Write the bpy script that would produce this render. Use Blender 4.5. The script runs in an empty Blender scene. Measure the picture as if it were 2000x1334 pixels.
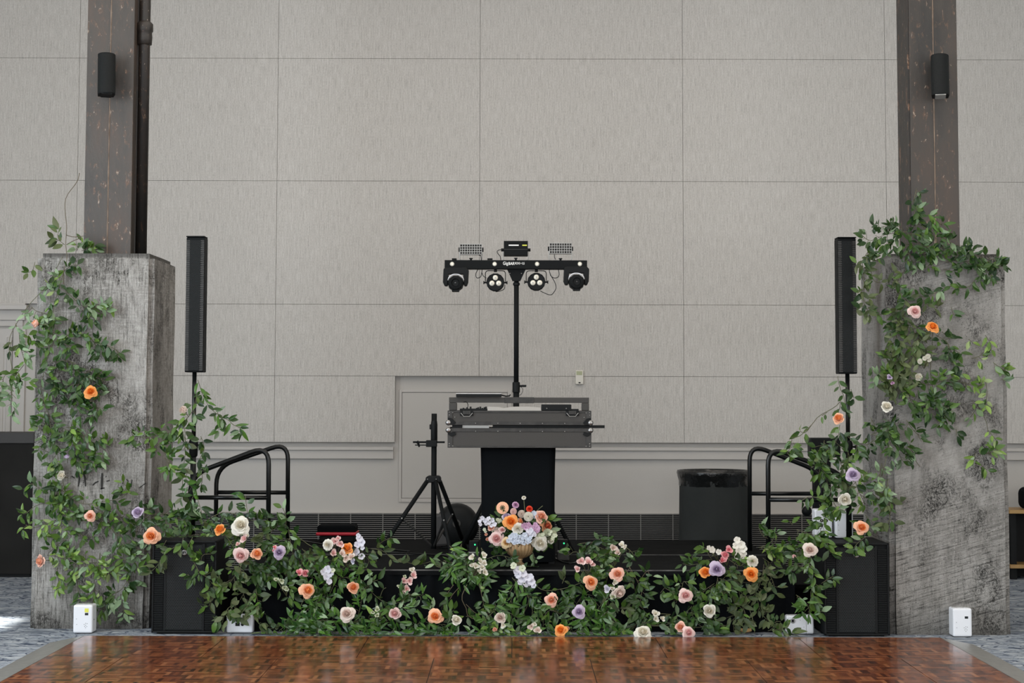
import bpy, math, random
from mathutils import Vector, Matrix, Quaternion
R=math.radians; PI=math.pi
S=bpy.context.scene; C=S.collection
# ---------------------------------------------------------------- camera, world, lights, exposure
F=3400.0; TH=math.atan(231/F); RO=R(.12); PX0,PY0=1003.0,549.0; H=1.53
ROT=Matrix.Rotation(PI/2+TH,3,'X')@Matrix.Rotation(RO,3,'Z')
cam=bpy.data.objects.new('camera',bpy.data.cameras.new('camera')); C.objects.link(cam); S.camera=cam
cam.matrix_world=Matrix.Translation((0,0,H))@ROT.to_4x4()
cam.data.sensor_width=36; cam.data.lens=F/2000*36
cam.data.shift_x=-(PX0-1000)/2000; cam.data.shift_y=(PY0-667)/2000
cam.data.clip_start=.1; cam.data.clip_end=100
S.view_settings.view_transform='Standard'; S.view_settings.look='None'
S.view_settings.gamma=1; S.view_settings.use_curve_mapping=False
S.view_settings.exposure=0.04
w=bpy.data.worlds.new('sky'); S.world=w; w.use_nodes=True
w.node_tree.nodes['Background'].inputs[0].default_value=(.75,.85,1,1)
w.node_tree.nodes['Background'].inputs[1].default_value=1.0
def area(name,loc,rot,sx,sy,power,col):
    l=bpy.data.lights.new(name,'AREA'); l.shape='RECTANGLE'; l.size=sx; l.size_y=sy; l.energy=power; l.color=col
    o=bpy.data.objects.new(name,l); C.objects.link(o); o.location=loc; o.rotation_euler=rot; return o
area('window_daylight',(-6.85,4.5,2.9),(0,-PI/2,0),3.8,9,800,(.84,.93,1.0))
area('window_daylight',(6.85,4.5,2.9),(0,PI/2,0),3.8,9,300,(1.0,.96,.9))
area('window_daylight',(0,-4.8,3.0),(PI/2,0,0),10,4,520,(.98,.98,1.0))
area('ceiling_daylight',(0,9.5,6.35),(0,0,0),9,7,290,(1.0,.90,.79))
sl=bpy.data.lights.new('sun','SUN'); sl.energy=32; sl.angle=R(2.5); sl.color=(1,.97,.9)
so=bpy.data.objects.new('sun',sl); C.objects.link(so); so.rotation_euler=Vector((-1,0,1)).to_track_quat('Z','Y').to_euler()
def ray(px,py): return ROT@Vector(((px-PX0)/F,-(py-PY0)/F,-1))
def P(px,py,Y):
    d=ray(px,py); t=Y/d.y; return Vector((d.x*t,Y,H+d.z*t))
def PZ(px,py,z=0.0):
    d=ray(px,py); t=(z-H)/d.z; return Vector((d.x*t,d.y*t,z))
# ---------------------------------------------------------------- mesh builder
class MB:
    def __init__(s): s.v=[]; s.f=[]; s.m=[]; s.mi=0
    def add(s,vs,fs):
        n=len(s.v); s.v+= [tuple(v) for v in vs]; s.f+=[tuple(i+n for i in f) for f in fs]; s.m+=[s.mi]*len(fs); return s
    def box(s,x0,x1,y0,y1,z0,z1):
        return s.add([(x0,y0,z0),(x1,y0,z0),(x1,y1,z0),(x0,y1,z0),(x0,y0,z1),(x1,y0,z1),(x1,y1,z1),(x0,y1,z1)],
            [(0,3,2,1),(4,5,6,7),(0,1,5,4),(1,2,6,5),(2,3,7,6),(3,0,4,7)])
    def tube(s,pts,r,n=8,cap=True):
        pts=[Vector(p) for p in pts]; k=len(pts); rs=r if isinstance(r,(list,tuple)) else [r]*k
        vs=[];fs=[];prev=None
        for i,p in enumerate(pts):
            t=(pts[min(i+1,k-1)]-pts[max(i-1,0)]).normalized()
            if prev is None: a=t.orthogonal().normalized()
            else:
                a=prev-t*prev.dot(t); a=a.normalized() if a.length>1e-6 else t.orthogonal().normalized()
            prev=a; b=t.cross(a)
            for j in range(n):
                q=2*PI*j/n; vs.append(p+(a*math.cos(q)+b*math.sin(q))*rs[i])
        for i in range(k-1):
            for j in range(n):
                fs.append((i*n+j,i*n+(j+1)%n,(i+1)*n+(j+1)%n,(i+1)*n+j))
        if cap: fs+= [tuple(range(n-1,-1,-1)),tuple((k-1)*n+j for j in range(n))]
        return s.add(vs,fs)
    def cyl(s,a,b,r,n=16): return s.tube([a,b],r,n)
    def lathe(s,prof,c,n=32,axis='Z',flute=None):
        vs=[];fs=[];k=len(prof)
        for i,(r,h) in enumerate(prof):
            for j in range(n):
                q=2*PI*j/n; rr=r*(1+(flute(q,i) if flute else 0))
                x,y,z=rr*math.cos(q),rr*math.sin(q),h
                if axis=='Y': x,y,z=x,-z,y
                if axis=='X': x,y,z=z,x,y
                vs.append((c[0]+x,c[1]+y,c[2]+z))
        for i in range(k-1):
            for j in range(n): fs.append((i*n+j,i*n+(j+1)%n,(i+1)*n+(j+1)%n,(i+1)*n+j))
        return s.add(vs,fs)
    def ball(s,c,r,n=12,sc=(1,1,1)):
        m=max(5,n//2+1)
        vs=[(c[0]+sc[0]*r*math.sin(PI*i/(m-1))*math.cos(2*PI*j/n),c[1]+sc[1]*r*math.sin(PI*i/(m-1))*math.sin(2*PI*j/n),c[2]+sc[2]*r*math.cos(PI*i/(m-1))) for i in range(m) for j in range(n)]
        fs=[(i*n+j,(i+1)*n+j,(i+1)*n+(j+1)%n,i*n+(j+1)%n) for i in range(m-1) for j in range(n)]
        return s.add(vs,fs)
    def prism(s,poly,y0,y1):      # polygon of (x,z), extruded along y
        n=len(poly); vs=[(x,y0,z) for x,z in poly]+[(x,y1,z) for x,z in poly]
        fs=[tuple(range(n)),tuple(range(2*n-1,n-1,-1))]+[(i,i+n,(i+1)%n+n,(i+1)%n) for i in range(n)]
        return s.add(vs,fs)
    def mesh(s,name,mats,smooth=False):
        me=bpy.data.meshes.new(name); me.from_pydata(s.v,[],s.f)
        for m in (mats if isinstance(mats,(list,tuple)) else [mats]): me.materials.append(m)
        if any(s.m): me.polygons.foreach_set('material_index',s.m)
        if smooth: me.polygons.foreach_set('use_smooth',[True]*len(s.f))
        me.update(); return me
    def build(s,name,mats,parent=None,smooth=False,bevel=0,seg=2,sharp=None):
        me=s.mesh(name,mats,smooth)
        o=bpy.data.objects.new(name,me); C.objects.link(o)
        if parent:
            o.parent=parent; o.matrix_parent_inverse=Matrix.Translation(-Vector(parent.location))
        if bevel:
            b=o.modifiers.new('b','BEVEL'); b.width=bevel; b.segments=seg; b.limit_method='ANGLE'; b.angle_limit=R(40)
        return o
def tag(o,label=None,cat=None,group=None,kind=None):
    if label: o['label']=label
    if cat: o['category']=cat
    if group: o['group']=group
    if kind: o['kind']=kind
    return o
def empty(name,loc,label=None,cat=None,group=None,kind=None):
    o=bpy.data.objects.new(name,None); o.location=loc; C.objects.link(o); o.empty_display_size=.05
    return tag(o,label,cat,group,kind)
# ---------------------------------------------------------------- materials
def mat(name,col,rough=.6,metal=0,spec=.5,bump=None,var=None,emit=None,coat=0):
    m=bpy.data.materials.new(name); m.use_nodes=True; nt=m.node_tree; b=nt.nodes['Principled BSDF']
    b.inputs['Base Color'].default_value=(*col,1); b.inputs['Roughness'].default_value=rough
    b.inputs['Metallic'].default_value=metal; b.inputs['Specular IOR Level'].default_value=spec
    if coat: b.inputs['Coat Weight'].default_value=coat; b.inputs['Coat Roughness'].default_value=.15
    if emit: b.inputs['Emission Color'].default_value=(*emit[0],1); b.inputs['Emission Strength'].default_value=emit[1]
    L=nt.links
    if bump or var:
        tc=nt.nodes.new('ShaderNodeTexCoord')
    if bump:
        n=nt.nodes.new('ShaderNodeTexNoise'); n.inputs['Scale'].default_value=bump[0]; n.inputs['Detail'].default_value=4
        bp=nt.nodes.new('ShaderNodeBump'); bp.inputs['Strength'].default_value=bump[1]; bp.inputs['Distance'].default_value=.01
        L.new(tc.outputs['Object'],n.inputs['Vector']); L.new(n.outputs[0],bp.inputs['Height']); L.new(bp.outputs[0],b.inputs['Normal'])
    if var:
        n=nt.nodes.new('ShaderNodeTexNoise'); n.inputs['Scale'].default_value=var[0]; n.inputs['Detail'].default_value=5
        r=nt.nodes.new('ShaderNodeValToRGB'); r.color_ramp.elements[0].position=.3; r.color_ramp.elements[1].position=.7
        r.color_ramp.elements[0].color=(*col,1); r.color_ramp.elements[1].color=(*var[1],1)
        L.new(tc.outputs['Object'],n.inputs['Vector']); L.new(n.outputs[0],r.inputs[0]); L.new(r.outputs[0],b.inputs['Base Color'])
    return m
class NT:      # small helper for node graphs
    def __init__(s,name,rough=.6,spec=.5):
        s.m=bpy.data.materials.new(name); s.m.use_nodes=True; s.t=s.m.node_tree; s.b=s.t.nodes['Principled BSDF']
        s.b.inputs['Roughness'].default_value=rough; s.b.inputs['Specular IOR Level'].default_value=spec
        s.tc=s.t.nodes.new('ShaderNodeTexCoord')
    def link(s,a,b): s.t.links.new(a,b)
    def put(s,i,v):
        if isinstance(v,bpy.types.NodeSocket): s.link(v,i)
        else: i.default_value=v
    def vmul(s,v):
        n=s.t.nodes.new('ShaderNodeVectorMath'); n.operation='MULTIPLY'; s.link(s.tc.outputs['Object'],n.inputs[0]); n.inputs[1].default_value=v; return n.outputs[0]
    def noise(s,vec,scale=1,det=4,rough=.55,dist=0,off=None):
        if off is not None:
            a=s.t.nodes.new('ShaderNodeVectorMath'); s.link(vec,a.inputs[0]); a.inputs[1].default_value=off; vec=a.outputs[0]
        n=s.t.nodes.new('ShaderNodeTexNoise'); s.link(vec,n.inputs['Vector']); n.inputs['Scale'].default_value=scale; n.inputs['Detail'].default_value=det; n.inputs['Roughness'].default_value=rough; n.inputs['Distortion'].default_value=dist; return n.outputs[0]
    def math(s,op,a,b=0,c=0,clamp=False):
        n=s.t.nodes.new('ShaderNodeMath'); n.operation=op; n.use_clamp=clamp; s.put(n.inputs[0],a); s.put(n.inputs[1],b); s.put(n.inputs[2],c); return n.outputs[0]
    def ramp(s,f,stops,interp='LINEAR'):
        r=s.t.nodes.new('ShaderNodeValToRGB'); cr=r.color_ramp; cr.interpolation=interp
        while len(cr.elements)<len(stops): cr.elements.new(.5)
        for e,(p,c) in zip(cr.elements,stops):
            e.position=p; e.color=(*c,1) if isinstance(c,(tuple,list)) else (c,c,c,1)
        s.link(f,r.inputs[0]); return r.outputs[0]
    def mix(s,f,a,b):
        n=s.t.nodes.new('ShaderNodeMix'); n.data_type='RGBA'; s.put(n.inputs[0],f)
        for k,v in((6,a),(7,b)):
            if isinstance(v,bpy.types.NodeSocket): s.link(v,n.inputs[k])
            else: n.inputs[k].default_value=(*v,1)
        return n.outputs[2]
    def sep(s,v=None):
        n=s.t.nodes.new('ShaderNodeSeparateXYZ'); s.link(v or s.tc.outputs['Object'],n.inputs[0]); return n.outputs
    def comb(s,x,y,z=0):
        n=s.t.nodes.new('ShaderNodeCombineXYZ'); s.put(n.inputs[0],x); s.put(n.inputs[1],y); s.put(n.inputs[2],z); return n.outputs[0]
    def color(s,c): s.link(c,s.b.inputs['Base Color']); return s
    def bump(s,h,st=.3,d=.01):
        n=s.t.nodes.new('ShaderNodeBump'); n.inputs['Strength'].default_value=st; n.inputs['Distance'].default_value=d; s.link(h,n.inputs['Height']); s.link(n.outputs[0],s.b.inputs['Normal']); return s
# fabric wall panels: fine vertical threads
def m_fabric():
    k=NT('woven_wall_fabric',.9,.2)
    a=k.noise(k.vmul((165,165,9)),1,3,.65); b=k.noise(k.vmul((85,85,4)),1,2,.5,off=(7,3,1)); c=k.noise(k.vmul((.5,.5,.5)),1,2)
    g=k.noise(k.vmul((170,170,60)),1,2,off=(1,9,4))
    f=k.math('ADD',k.math('MULTIPLY',a,.5),k.math('ADD',k.math('MULTIPLY',b,.16),k.math('MULTIPLY',g,.34)))
    col=k.ramp(f,[(.38,(.37,.352,.328)),(.5,(.495,.474,.443)),(.61,(.585,.565,.535))])
    col=k.mix(k.math('MULTIPLY',c,.25),col,(.50,.49,.48))
    return k.color(col).bump(a,.35,.004).m
M={}
M['fabric']=m_fabric()
M['paint']=mat('grey_wall_paint',(.47,.45,.425),.6,bump=(60,.05),var=(.8,(.44,.425,.40)))
M['trimp']=mat('grey_trim_paint',(.45,.43,.405),.45)
M['gap']=mat('panel_gap_grey',(.24,.23,.22),.9)
M['white_wall']=mat('plain_wall_paint',(.55,.54,.52),.8,bump=(30,.05))
M['ceil']=mat('ceiling_paint',(.6,.58,.55),.9,bump=(30,.05))
def m_concrete(name,seed,side):
    k=NT(name,.8,.2); o=(seed,seed*2.3,seed*.7); A=lambda a,b:k.math('ADD',a,b); X=lambda a,b:k.math('MULTIPLY',a,b); Lf=side=='L'
    zt=k.math('DIVIDE',k.sep()[2],2.51)
    big=k.noise(k.vmul((2.6,2.6,1.6)),1,4,.6,off=o); med=k.noise(k.vmul((9,9,5)),1,5,.65,off=(o[2],o[0],1))
    def ridge(n,w0,w1):
        return k.ramp(k.math('ABSOLUTE',k.math('SUBTRACT',n,.5)),[(w0,1),(w1,0)])
    # soft trowelled base
    base=k.ramp(A(X(big,.5),X(med,.5)),[(.36,(.14,.132,.12) if Lf else (.165,.158,.146)),(.5,(.25,.24,.223) if Lf else (.25,.242,.227)),(.64,(.36,.35,.33) if Lf else (.32,.312,.295))])
    # worm-like crackle in the plaster
    cr=ridge(k.noise(k.vmul((24,24,15)),1,5,.62,dist=1.6,off=(3,o[0],o[1])),.006,.05)
    cr2=ridge(k.noise(k.vmul((55,55,32)),1,4,.6,dist=1.2,off=(5,o[1],o[0])),.01,.07)
    fine=k.noise(k.vmul((150,150,60)),1,3,.7,off=o)
    m1=k.ramp(k.noise(k.vmul((3.2,3.2,2.4)),1,4,.65,off=(o[1],2,o[0])),[(.50,0),(.62,1)])
    # brush strokes
    if Lf:
        s1=k.noise(k.vmul((95,95,7)),1,5,.7,off=o); s2=k.noise(k.vmul((10,10,90)),1,4,.65,off=(o[1],o[0],3))
    else:
        q=k.t.nodes.new('ShaderNodeVectorRotate'); q.rotation_type='Y_AXIS'; q.inputs['Angle'].default_value=R(16); k.link(k.tc.outputs['Object'],q.inputs['Vector'])
        v=k.t.nodes.new('ShaderNodeVectorMath'); v.operation='MULTIPLY'; k.link(q.outputs[0],v.inputs[0]); v.inputs[1].default_value=(6,6,95)
        s1=k.noise(v.outputs[0],1,5,.7,dist=.3,off=o); s2=k.noise(k.vmul((70,70,9)),1,4,.65,off=(o[1],o[0],3))
    dark1=k.ramp(s1,[(.52,0),(.62,1)]); dark2=k.ramp(s2,[(.54,0),(.64,1)])
    lite=k.ramp(s1,[(.36,1),(.45,0)]); lite2=k.ramp(s2,[(.35,1),(.44,0)])
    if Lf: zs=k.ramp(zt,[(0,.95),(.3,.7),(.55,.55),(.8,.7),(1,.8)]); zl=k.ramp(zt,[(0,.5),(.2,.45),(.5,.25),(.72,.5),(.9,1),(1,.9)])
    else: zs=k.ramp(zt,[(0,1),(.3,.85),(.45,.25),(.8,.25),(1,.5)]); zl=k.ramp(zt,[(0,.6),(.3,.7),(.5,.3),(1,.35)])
    D=A(X(A(X(dark1,.75),X(dark2,.35)),X(zs,A(.25,X(big,1.0)))),X(A(X(cr,.8),X(cr2,.65)),A(.12,X(m1,.85))))
    D=k.math('MINIMUM',X(D,A(.55,X(fine,.9))),1.0)
    lw=ridge(k.noise(k.vmul((34,34,20)),1,4,.6,dist=1.4,off=(o[0],9,o[2])),.01,.06)
    Lg=k.math('MINIMUM',X(A(X(A(X(lite,.8),X(lite2,.5)),zl),X(lw,.40 if Lf else .2)),A(.3,X(fine,1.1))),.9)
    col=k.mix(Lg,base,(.47,.46,.435) if Lf else (.40,.39,.37)); col=k.mix(D,col,(.028,.026,.023) if Lf else (.02,.0195,.018))
    # darker top edge, and darker towards the foot
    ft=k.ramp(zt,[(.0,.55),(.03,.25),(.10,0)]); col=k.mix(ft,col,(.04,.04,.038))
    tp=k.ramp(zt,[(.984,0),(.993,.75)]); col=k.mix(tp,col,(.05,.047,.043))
    if not Lf:
        v=k.t.nodes.new('ShaderNodeTexVoronoi'); k.link(k.vmul((17,17,13)),v.inputs['Vector']); pit=k.ramp(v.outputs['Distance'],[(.0,1),(.13,1),(.18,0)])
        msk=k.ramp(k.noise(k.vmul((1.6,1.6,1.6)),1,2,off=(4,4,8)),[(.43,0),(.5,1)])
        col=k.mix(X(pit,msk),col,(.02,.02,.018))
    return k.color(col).bump(A(k.math('SUBTRACT',1,D),X(Lg,.5)),.5,.010).m
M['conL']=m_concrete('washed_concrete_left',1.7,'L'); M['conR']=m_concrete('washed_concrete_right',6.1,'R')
M['groove']=mat('dark_groove',(.02,.019,.017),.9)
def m_steel(name,seed,dark=1,rust=.5):
    k=NT(name,.5,.5)
    a=k.noise(k.vmul((5,5,1.4)),1,6,.6,off=(seed,1,2)); b=k.noise(k.vmul((26,26,11)),1,6,.7,dist=.4,off=(2,seed,5)); c=k.noise(k.vmul((60,60,26)),1,4,.7,off=(9,4,seed))
    base=k.ramp(a,[(.3,(.030*dark,.028*dark,.026*dark)),(.5,(.060*dark,.050*dark,.042*dark)),(.75,(.090*dark,.058*dark,.042*dark))])
    base=k.mix(k.math('MULTIPLY',k.ramp(b,[(.56,0),(.66,1)]),rust),base,(.17,.085,.045))
    base=k.mix(k.math('MULTIPLY',k.ramp(k.math('ADD',k.math('MULTIPLY',b,.5),k.math('MULTIPLY',c,.5)),[(.59,0),(.635,.95)]),k.ramp(a,[(.35,.25),(.55,1)])),base,(.42,.35,.28))
    return k.color(base).bump(b,.4,.006).m
M['steel']=m_steel('weathered_steel',2.2,.85); M['steel2']=m_steel('weathered_steel_dark',7.7,.62,.4)
M['rustside']=m_steel('rusted_black_steel',4.4,.25,.9); M['pipe']=m_steel('black_iron_pipe',9.1,.3,.35)
M['weld']=mat('weld_seam',(.22,.165,.125),.7,var=(12,(.1,.07,.05)))
def m_carpet():
    k=NT('patterned_blue_grey_carpet',.95,.05); A=lambda a,b:k.math('ADD',a,b); X=lambda a,b:k.math('MULTIPLY',a,b)
    n=k.noise(k.vmul((2.4,3.6,1)),1,2,.5,dist=2.2); n2=k.noise(k.vmul((4.5,9,1)),1,3,.55,dist=1.6,off=(4,2,0)); c=k.noise(k.vmul((260,260,260)),1,2)
    rd=lambda q,a,b:k.ramp(k.math('ABSOLUTE',k.math('SUBTRACT',q,.5)),[(a,1),(b,0)])
    base=k.ramp(n2,[(.34,(.20,.235,.28)),(.5,(.31,.345,.385)),(.62,(.42,.45,.475))])
    ln=A(rd(n,.008,.03),X(rd(n2,.005,.022),.7)); blot=X(k.ramp(n,[(.60,0),(.66,1)]),.55)
    col=k.mix(k.math('MINIMUM',A(ln,blot),.92),base,(.028,.042,.075))
    col=k.mix(k.math('MULTIPLY',c,.25),col,(.15,.17,.20))
    return k.color(col).bump(c,.5,.004).m
M['carpet']=m_carpet()
def m_parquet():
    k=NT('finger_block_parquet',.17,.5); x,y,z=k.sep(); s=.1145
    u=k.math('DIVIDE',k.math('ADD',x,20),s); v=k.math('DIVIDE',k.math('ADD',y,20),s)
    iu=k.math('FLOOR',u); iv=k.math('FLOOR',v); par=k.math('MODULO',k.math('ADD',iu,iv),2)
    fu=k.math('SUBTRACT',u,iu); fv=k.math('SUBTRACT',v,iv)
    su=k.math('FLOOR',k.math('MULTIPLY',fu,5)); sv=k.math('FLOOR',k.math('MULTIPLY',fv,5))
    strip=k.math('ADD',k.math('MULTIPLY',su,par),k.math('MULTIPLY',k.math('ADD',sv,10),k.math('SUBTRACT',1,par)))
    wn=k.t.nodes.new('ShaderNodeTexWhiteNoise'); wn.noise_dimensions='3D'; k.link(k.comb(iu,iv,strip),wn.inputs['Vector'])
    wb=k.t.nodes.new('ShaderNodeTexWhiteNoise'); wb.noise_dimensions='2D'; k.link(k.comb(iu,iv),wb.inputs['Vector'])
    gr=k.noise(k.vmul((30,30,30)),1,5,.7); big=k.noise(k.vmul((.5,.5,1)),1,2)
    f=k.math('ADD',k.math('MULTIPLY',wn.outputs[0],.74),k.math('ADD',k.math('MULTIPLY',wb.outputs[0],.16),k.math('MULTIPLY',gr,.16)))
    col=k.ramp(f,[(.10,(.020,.007,.005)),(.24,(.065,.018,.010)),(.42,(.125,.034,.015)),(.62,(.185,.054,.021)),(.78,(.235,.078,.030)),(.90,(.33,.13,.055))])
    col=k.mix(k.ramp(big,[(.4,0),(.65,.35)]),col,(.13,.055,.025))
    k.color(col)
    rr=k.noise(k.vmul((3,3,3)),1,3); k.link(k.ramp(rr,[(.3,.13),(.7,.24)]),k.b.inputs['Roughness'])
    wv=k.noise(k.vmul((14,14,14)),1,2); k.bump(wv,.05,.004)
    return k.m
M['parquet']=m_parquet()
M['alu']=mat('brushed_metal_edging',(.30,.30,.29),.38,.6,var=(20,(.38,.38,.36)))
M['seam']=mat('panel_seam_metal',(.03,.028,.025),.5,.3)
M['black']=mat('black_powder_coat',(.008,.009,.0095),.6,spec=.08,bump=(200,.1))
M['gloss']=mat('gloss_black_tube',(.005,.006,.006),.28,spec=.32)
M['plastic']=mat('black_plastic',(.008,.009,.0095),.5,spec=.13)
M['cloth']=mat('black_cloth',(.0045,.0055,.0065),.95,spec=.06,bump=(300,.2))
M['stage']=mat('black_stage_ply',(.0055,.006,.0065),.85,spec=.03,bump=(40,.2),var=(6,(.009,.010,.0105)))
M['edge']=mat('scuffed_deck_edge',(.02,.02,.02),.45,.3,var=(18,(.11,.11,.105)))
M['caseg']=mat('grey_laminate_case',(.052,.050,.046),.6,spec=.2,bump=(120,.1),var=(7,(.05,.048,.046)))
M['casem']=mat('dark_case_extrusion',(.028,.028,.027),.5,.3,spec=.3,var=(30,(.048,.047,.045)))
M['chrome']=mat('chrome',(.30,.30,.295),.3,.9)
M['silver']=mat('satin_silver',(.36,.36,.345),.45,.4)
M['whiteb']=mat('white_plastic',(.72,.74,.78),.35,var=(1.5,(.68,.70,.74)))
M['yellow']=mat('yellow_sticker',(.62,.62,.08),.6)
M['red']=mat('red_piping',(.45,.012,.03),.45)
M['lens']=mat('lamp_lens',(.75,.72,.62),.15,spec=.8)
M['glassd']=mat('dark_lens_glass',(.01,.012,.012),.06,spec=.9,coat=.6)
M['green_led']=mat('green_led',(.02,.5,.15),.4,emit=((.05,1,.35),1.2))
M['gold']=mat('antique_gold',(.50,.35,.19),.42,.4,bump=(30,.2),var=(14,(.38,.25,.13)))
M['liner']=mat('black_plastic_liner',(.008,.009,.009),.2,spec=.6,bump=(22,.8))
M['canv']=mat('black_bin_cover',(.027,.031,.031),.8,spec=.15,bump=(40,.15),var=(3,(.036,.040,.040)))
M['darkbox']=mat('charcoal_fabric_panel',(.016,.016,.0155),.9,spec=.15,var=(3,(.022,.022,.021)))
M['darkrim']=mat('charcoal_rim',(.035,.034,.034),.6)
M['dust']=mat('clear_dust_cover',(.33,.31,.28),.3)
M['oak']=mat('oak_shelf',(.40,.25,.09),.5,var=(9,(.30,.17,.06)))
M['stem']=mat('green_stem',(.10,.115,.045),.6,var=(20,(.07,.06,.035)))
M['twig']=mat('brown_twig',(.10,.08,.045),.7)
M['slat']=mat('grille_slat_metal',(.20,.195,.185),.5,.2)
M['lcd']=mat('olive_lcd',(.30,.32,.17),.3)
M['cream']=mat('cream_plastic',(.62,.60,.53),.4)
M['lettering']=mat('white_lettering',(.8,.8,.78),.5)
def m_grid(name,p,hole,base,rr=.32,rough=.45):
    k=NT(name,rough,.15); x,y,z=k.sep()
    def cell(ox):
        a=k.math('SUBTRACT',k.math('FRACT',k.math('ADD',k.math('DIVIDE',k.math('ADD',x,20),p),ox)),.5)
        b=k.math('SUBTRACT',k.math('FRACT',k.math('ADD',k.math('DIVIDE',k.math('ADD',z,20),p*1.732),ox)),.5)
        b=k.math('MULTIPLY',b,1.732)
        return k.math('SQRT',k.math('ADD',k.math('MULTIPLY',a,a),k.math('MULTIPLY',b,b)))
    d=k.math('MINIMUM',cell(0.0),cell(.5)); f=k.ramp(d,[(rr-.04,0),(rr+.04,1)])
    return k.color(k.mix(f,hole,base)).bump(f,.5,.004).m
M['perf']=m_grid('perforated_black_grille',.0115,(.001,.001,.001),(.024,.027,.028),.36)
M['perf2']=m_grid('fine_perforated_grille',.007,(.001,.0015,.0015),(.018,.021,.022),.38)
def m_leaf(name,a,b,pale,rough=.34):
    k=NT(name,rough,.35); g=k.t.nodes.new('ShaderNodeNewGeometry')
    n=k.noise(k.vmul((18,18,18)),1,2); f=k.math('ADD',k.math('MULTIPLY',g.outputs['Random Per Island'],.75),k.math('MULTIPLY',n,.25))
    col=k.ramp(f,[(.1,a),(.6,b),(1,tuple(min(1,x*1.35) for x in b))])
    col=k.mix(g.outputs['Backfacing'],col,pale); k.color(col)
    tr=k.t.nodes.new('ShaderNodeBsdfTranslucent'); k.link(col,tr.inputs[0])
    mx=k.t.nodes.new('ShaderNodeMixShader'); mx.inputs[0].default_value=.18
    k.link(k.b.outputs[0],mx.inputs[1]); k.link(tr.outputs[0],mx.inputs[2]); k.link(mx.outputs[0],k.t.nodes['Material Output'].inputs[0])
    return k.m
LEAF={'G':m_leaf('smilax_leaf',(.014,.046,.009),(.070,.138,.022),(.12,.19,.09)),
 'D':m_leaf('dark_green_leaf',(.007,.026,.008),(.032,.074,.016),(.08,.13,.07),.3),
 'P':m_leaf('pale_underside_leaf',(.12,.20,.10),(.22,.31,.18),(.26,.35,.23),.5),
 'Y':m_leaf('young_green_leaf',(.08,.165,.026),(.19,.30,.065),(.28,.37,.15)),
 'O':m_leaf('olive_leaf',(.032,.052,.018),(.085,.112,.042),(.14,.17,.09),.5),
 'R':m_leaf('ruscus_leaf',(.010,.048,.011),(.066,.152,.024),(.17,.26,.15),.3)}
def m_petal(name,col,tr=.25):
    k=NT(name,.55,.25); n=k.noise(k.vmul((3,3,3)),1,3)
    c=k.mix(k.math('MULTIPLY',n,.35),col,tuple(x*.8 for x in col)); k.color(c)
    t=k.t.nodes.new('ShaderNodeBsdfTranslucent'); k.link(c,t.inputs[0]); mx=k.t.nodes.new('ShaderNodeMixShader'); mx.inputs[0].default_value=tr
    k.link(k.b.outputs[0],mx.inputs[1]); k.link(t.outputs[0],mx.inputs[2]); k.link(mx.outputs[0],k.t.nodes['Material Output'].inputs[0]); return k.m
PET={}
for n_,i_,o_ in [('peach',(.93,.36,.12),(.90,.52,.34)),('orange',(.93,.30,.04),(.92,.40,.12)),('salmon',(.88,.42,.26),(.88,.55,.44)),
  ('pink',(.84,.50,.49),(.86,.65,.62)),('hot',(.80,.25,.30),(.84,.42,.44)),('white',(.82,.77,.64),(.82,.80,.72)),('blush',(.78,.62,.55),(.80,.70,.63)),
  ('lav',(.48,.38,.56),(.60,.51,.66)),('mauve',(.50,.26,.46),(.60,.38,.55)),('blue',(.48,.55,.68),(.58,.64,.74)),('palelav',(.60,.60,.72),(.70,.70,.78)),
  ('buff',(.78,.52,.24),(.80,.63,.38)),('red',(.70,.03,.02),(.78,.07,.03)),('rustc',(.55,.12,.06),(.62,.30,.16)),('green',(.45,.50,.30),(.62,.66,.50))]:
    PET[n_]=(m_petal(n_+'_inner_petal',i_),m_petal(n_+'_outer_petal',o_))
# ---------------------------------------------------------------- the setting
YW=15.6; YL=15.66
def st(name,mb,m,parent=None,**k): return tag(mb.build(name,m,parent,**k),kind='structure')
st('floor',MB().box(-7,7,-5,16,-.1,0),M['carpet'])
st('ceiling',MB().box(-7.2,7.2,-5.2,16.2,6.5,6.7),M['ceil'])
st('wall_right',MB().box(7,7.2,-5.2,16.2,0,6.5),M['white_wall'])
st('wall_front',MB().box(-7.2,7.2,-5.2,-5,0,6.5),M['white_wall'])
# left wall with one tall opening that lets the sun in beside the pillar
st('wall_left',MB().box(-7.2,-7,-5.2,11.55,0,6.5).box(-7.2,-7,12.3,16.2,0,6.5).box(-7.2,-7,11.55,12.3,0,2.3).box(-7.2,-7,11.55,12.3,3.72,6.5),M['white_wall'])
for i,(x,s) in enumerate(((-7,1),(7,-1))):
    f=MB(); a,b=(x,x+s*.06) if s>0 else (x+s*.06,x)
    for y in (0,2.25,4.5,6.75,9): f.box(a,b,y-.04,y+.04,1,4.8)
    for z in (1,2.9,4.8): f.box(a,b,0,9,z-.04,z+.04)
    st('window_%d'%(i+1),f,M['trimp'])
f=MB()
for x in (-5,-2.5,0,2.5,5): f.box(x-.04,x+.04,-5,-4.93,1,5)
for z in (1,3,5): f.box(-5,5,-5,-4.93,z-.04,z+.04)
st('window_3',f,M['trimp'])
def wx(px,py,Y=YW): return P(px,py,Y).x
def wz(py,Y=YW,px=1003): return P(px,py,Y).z
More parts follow.
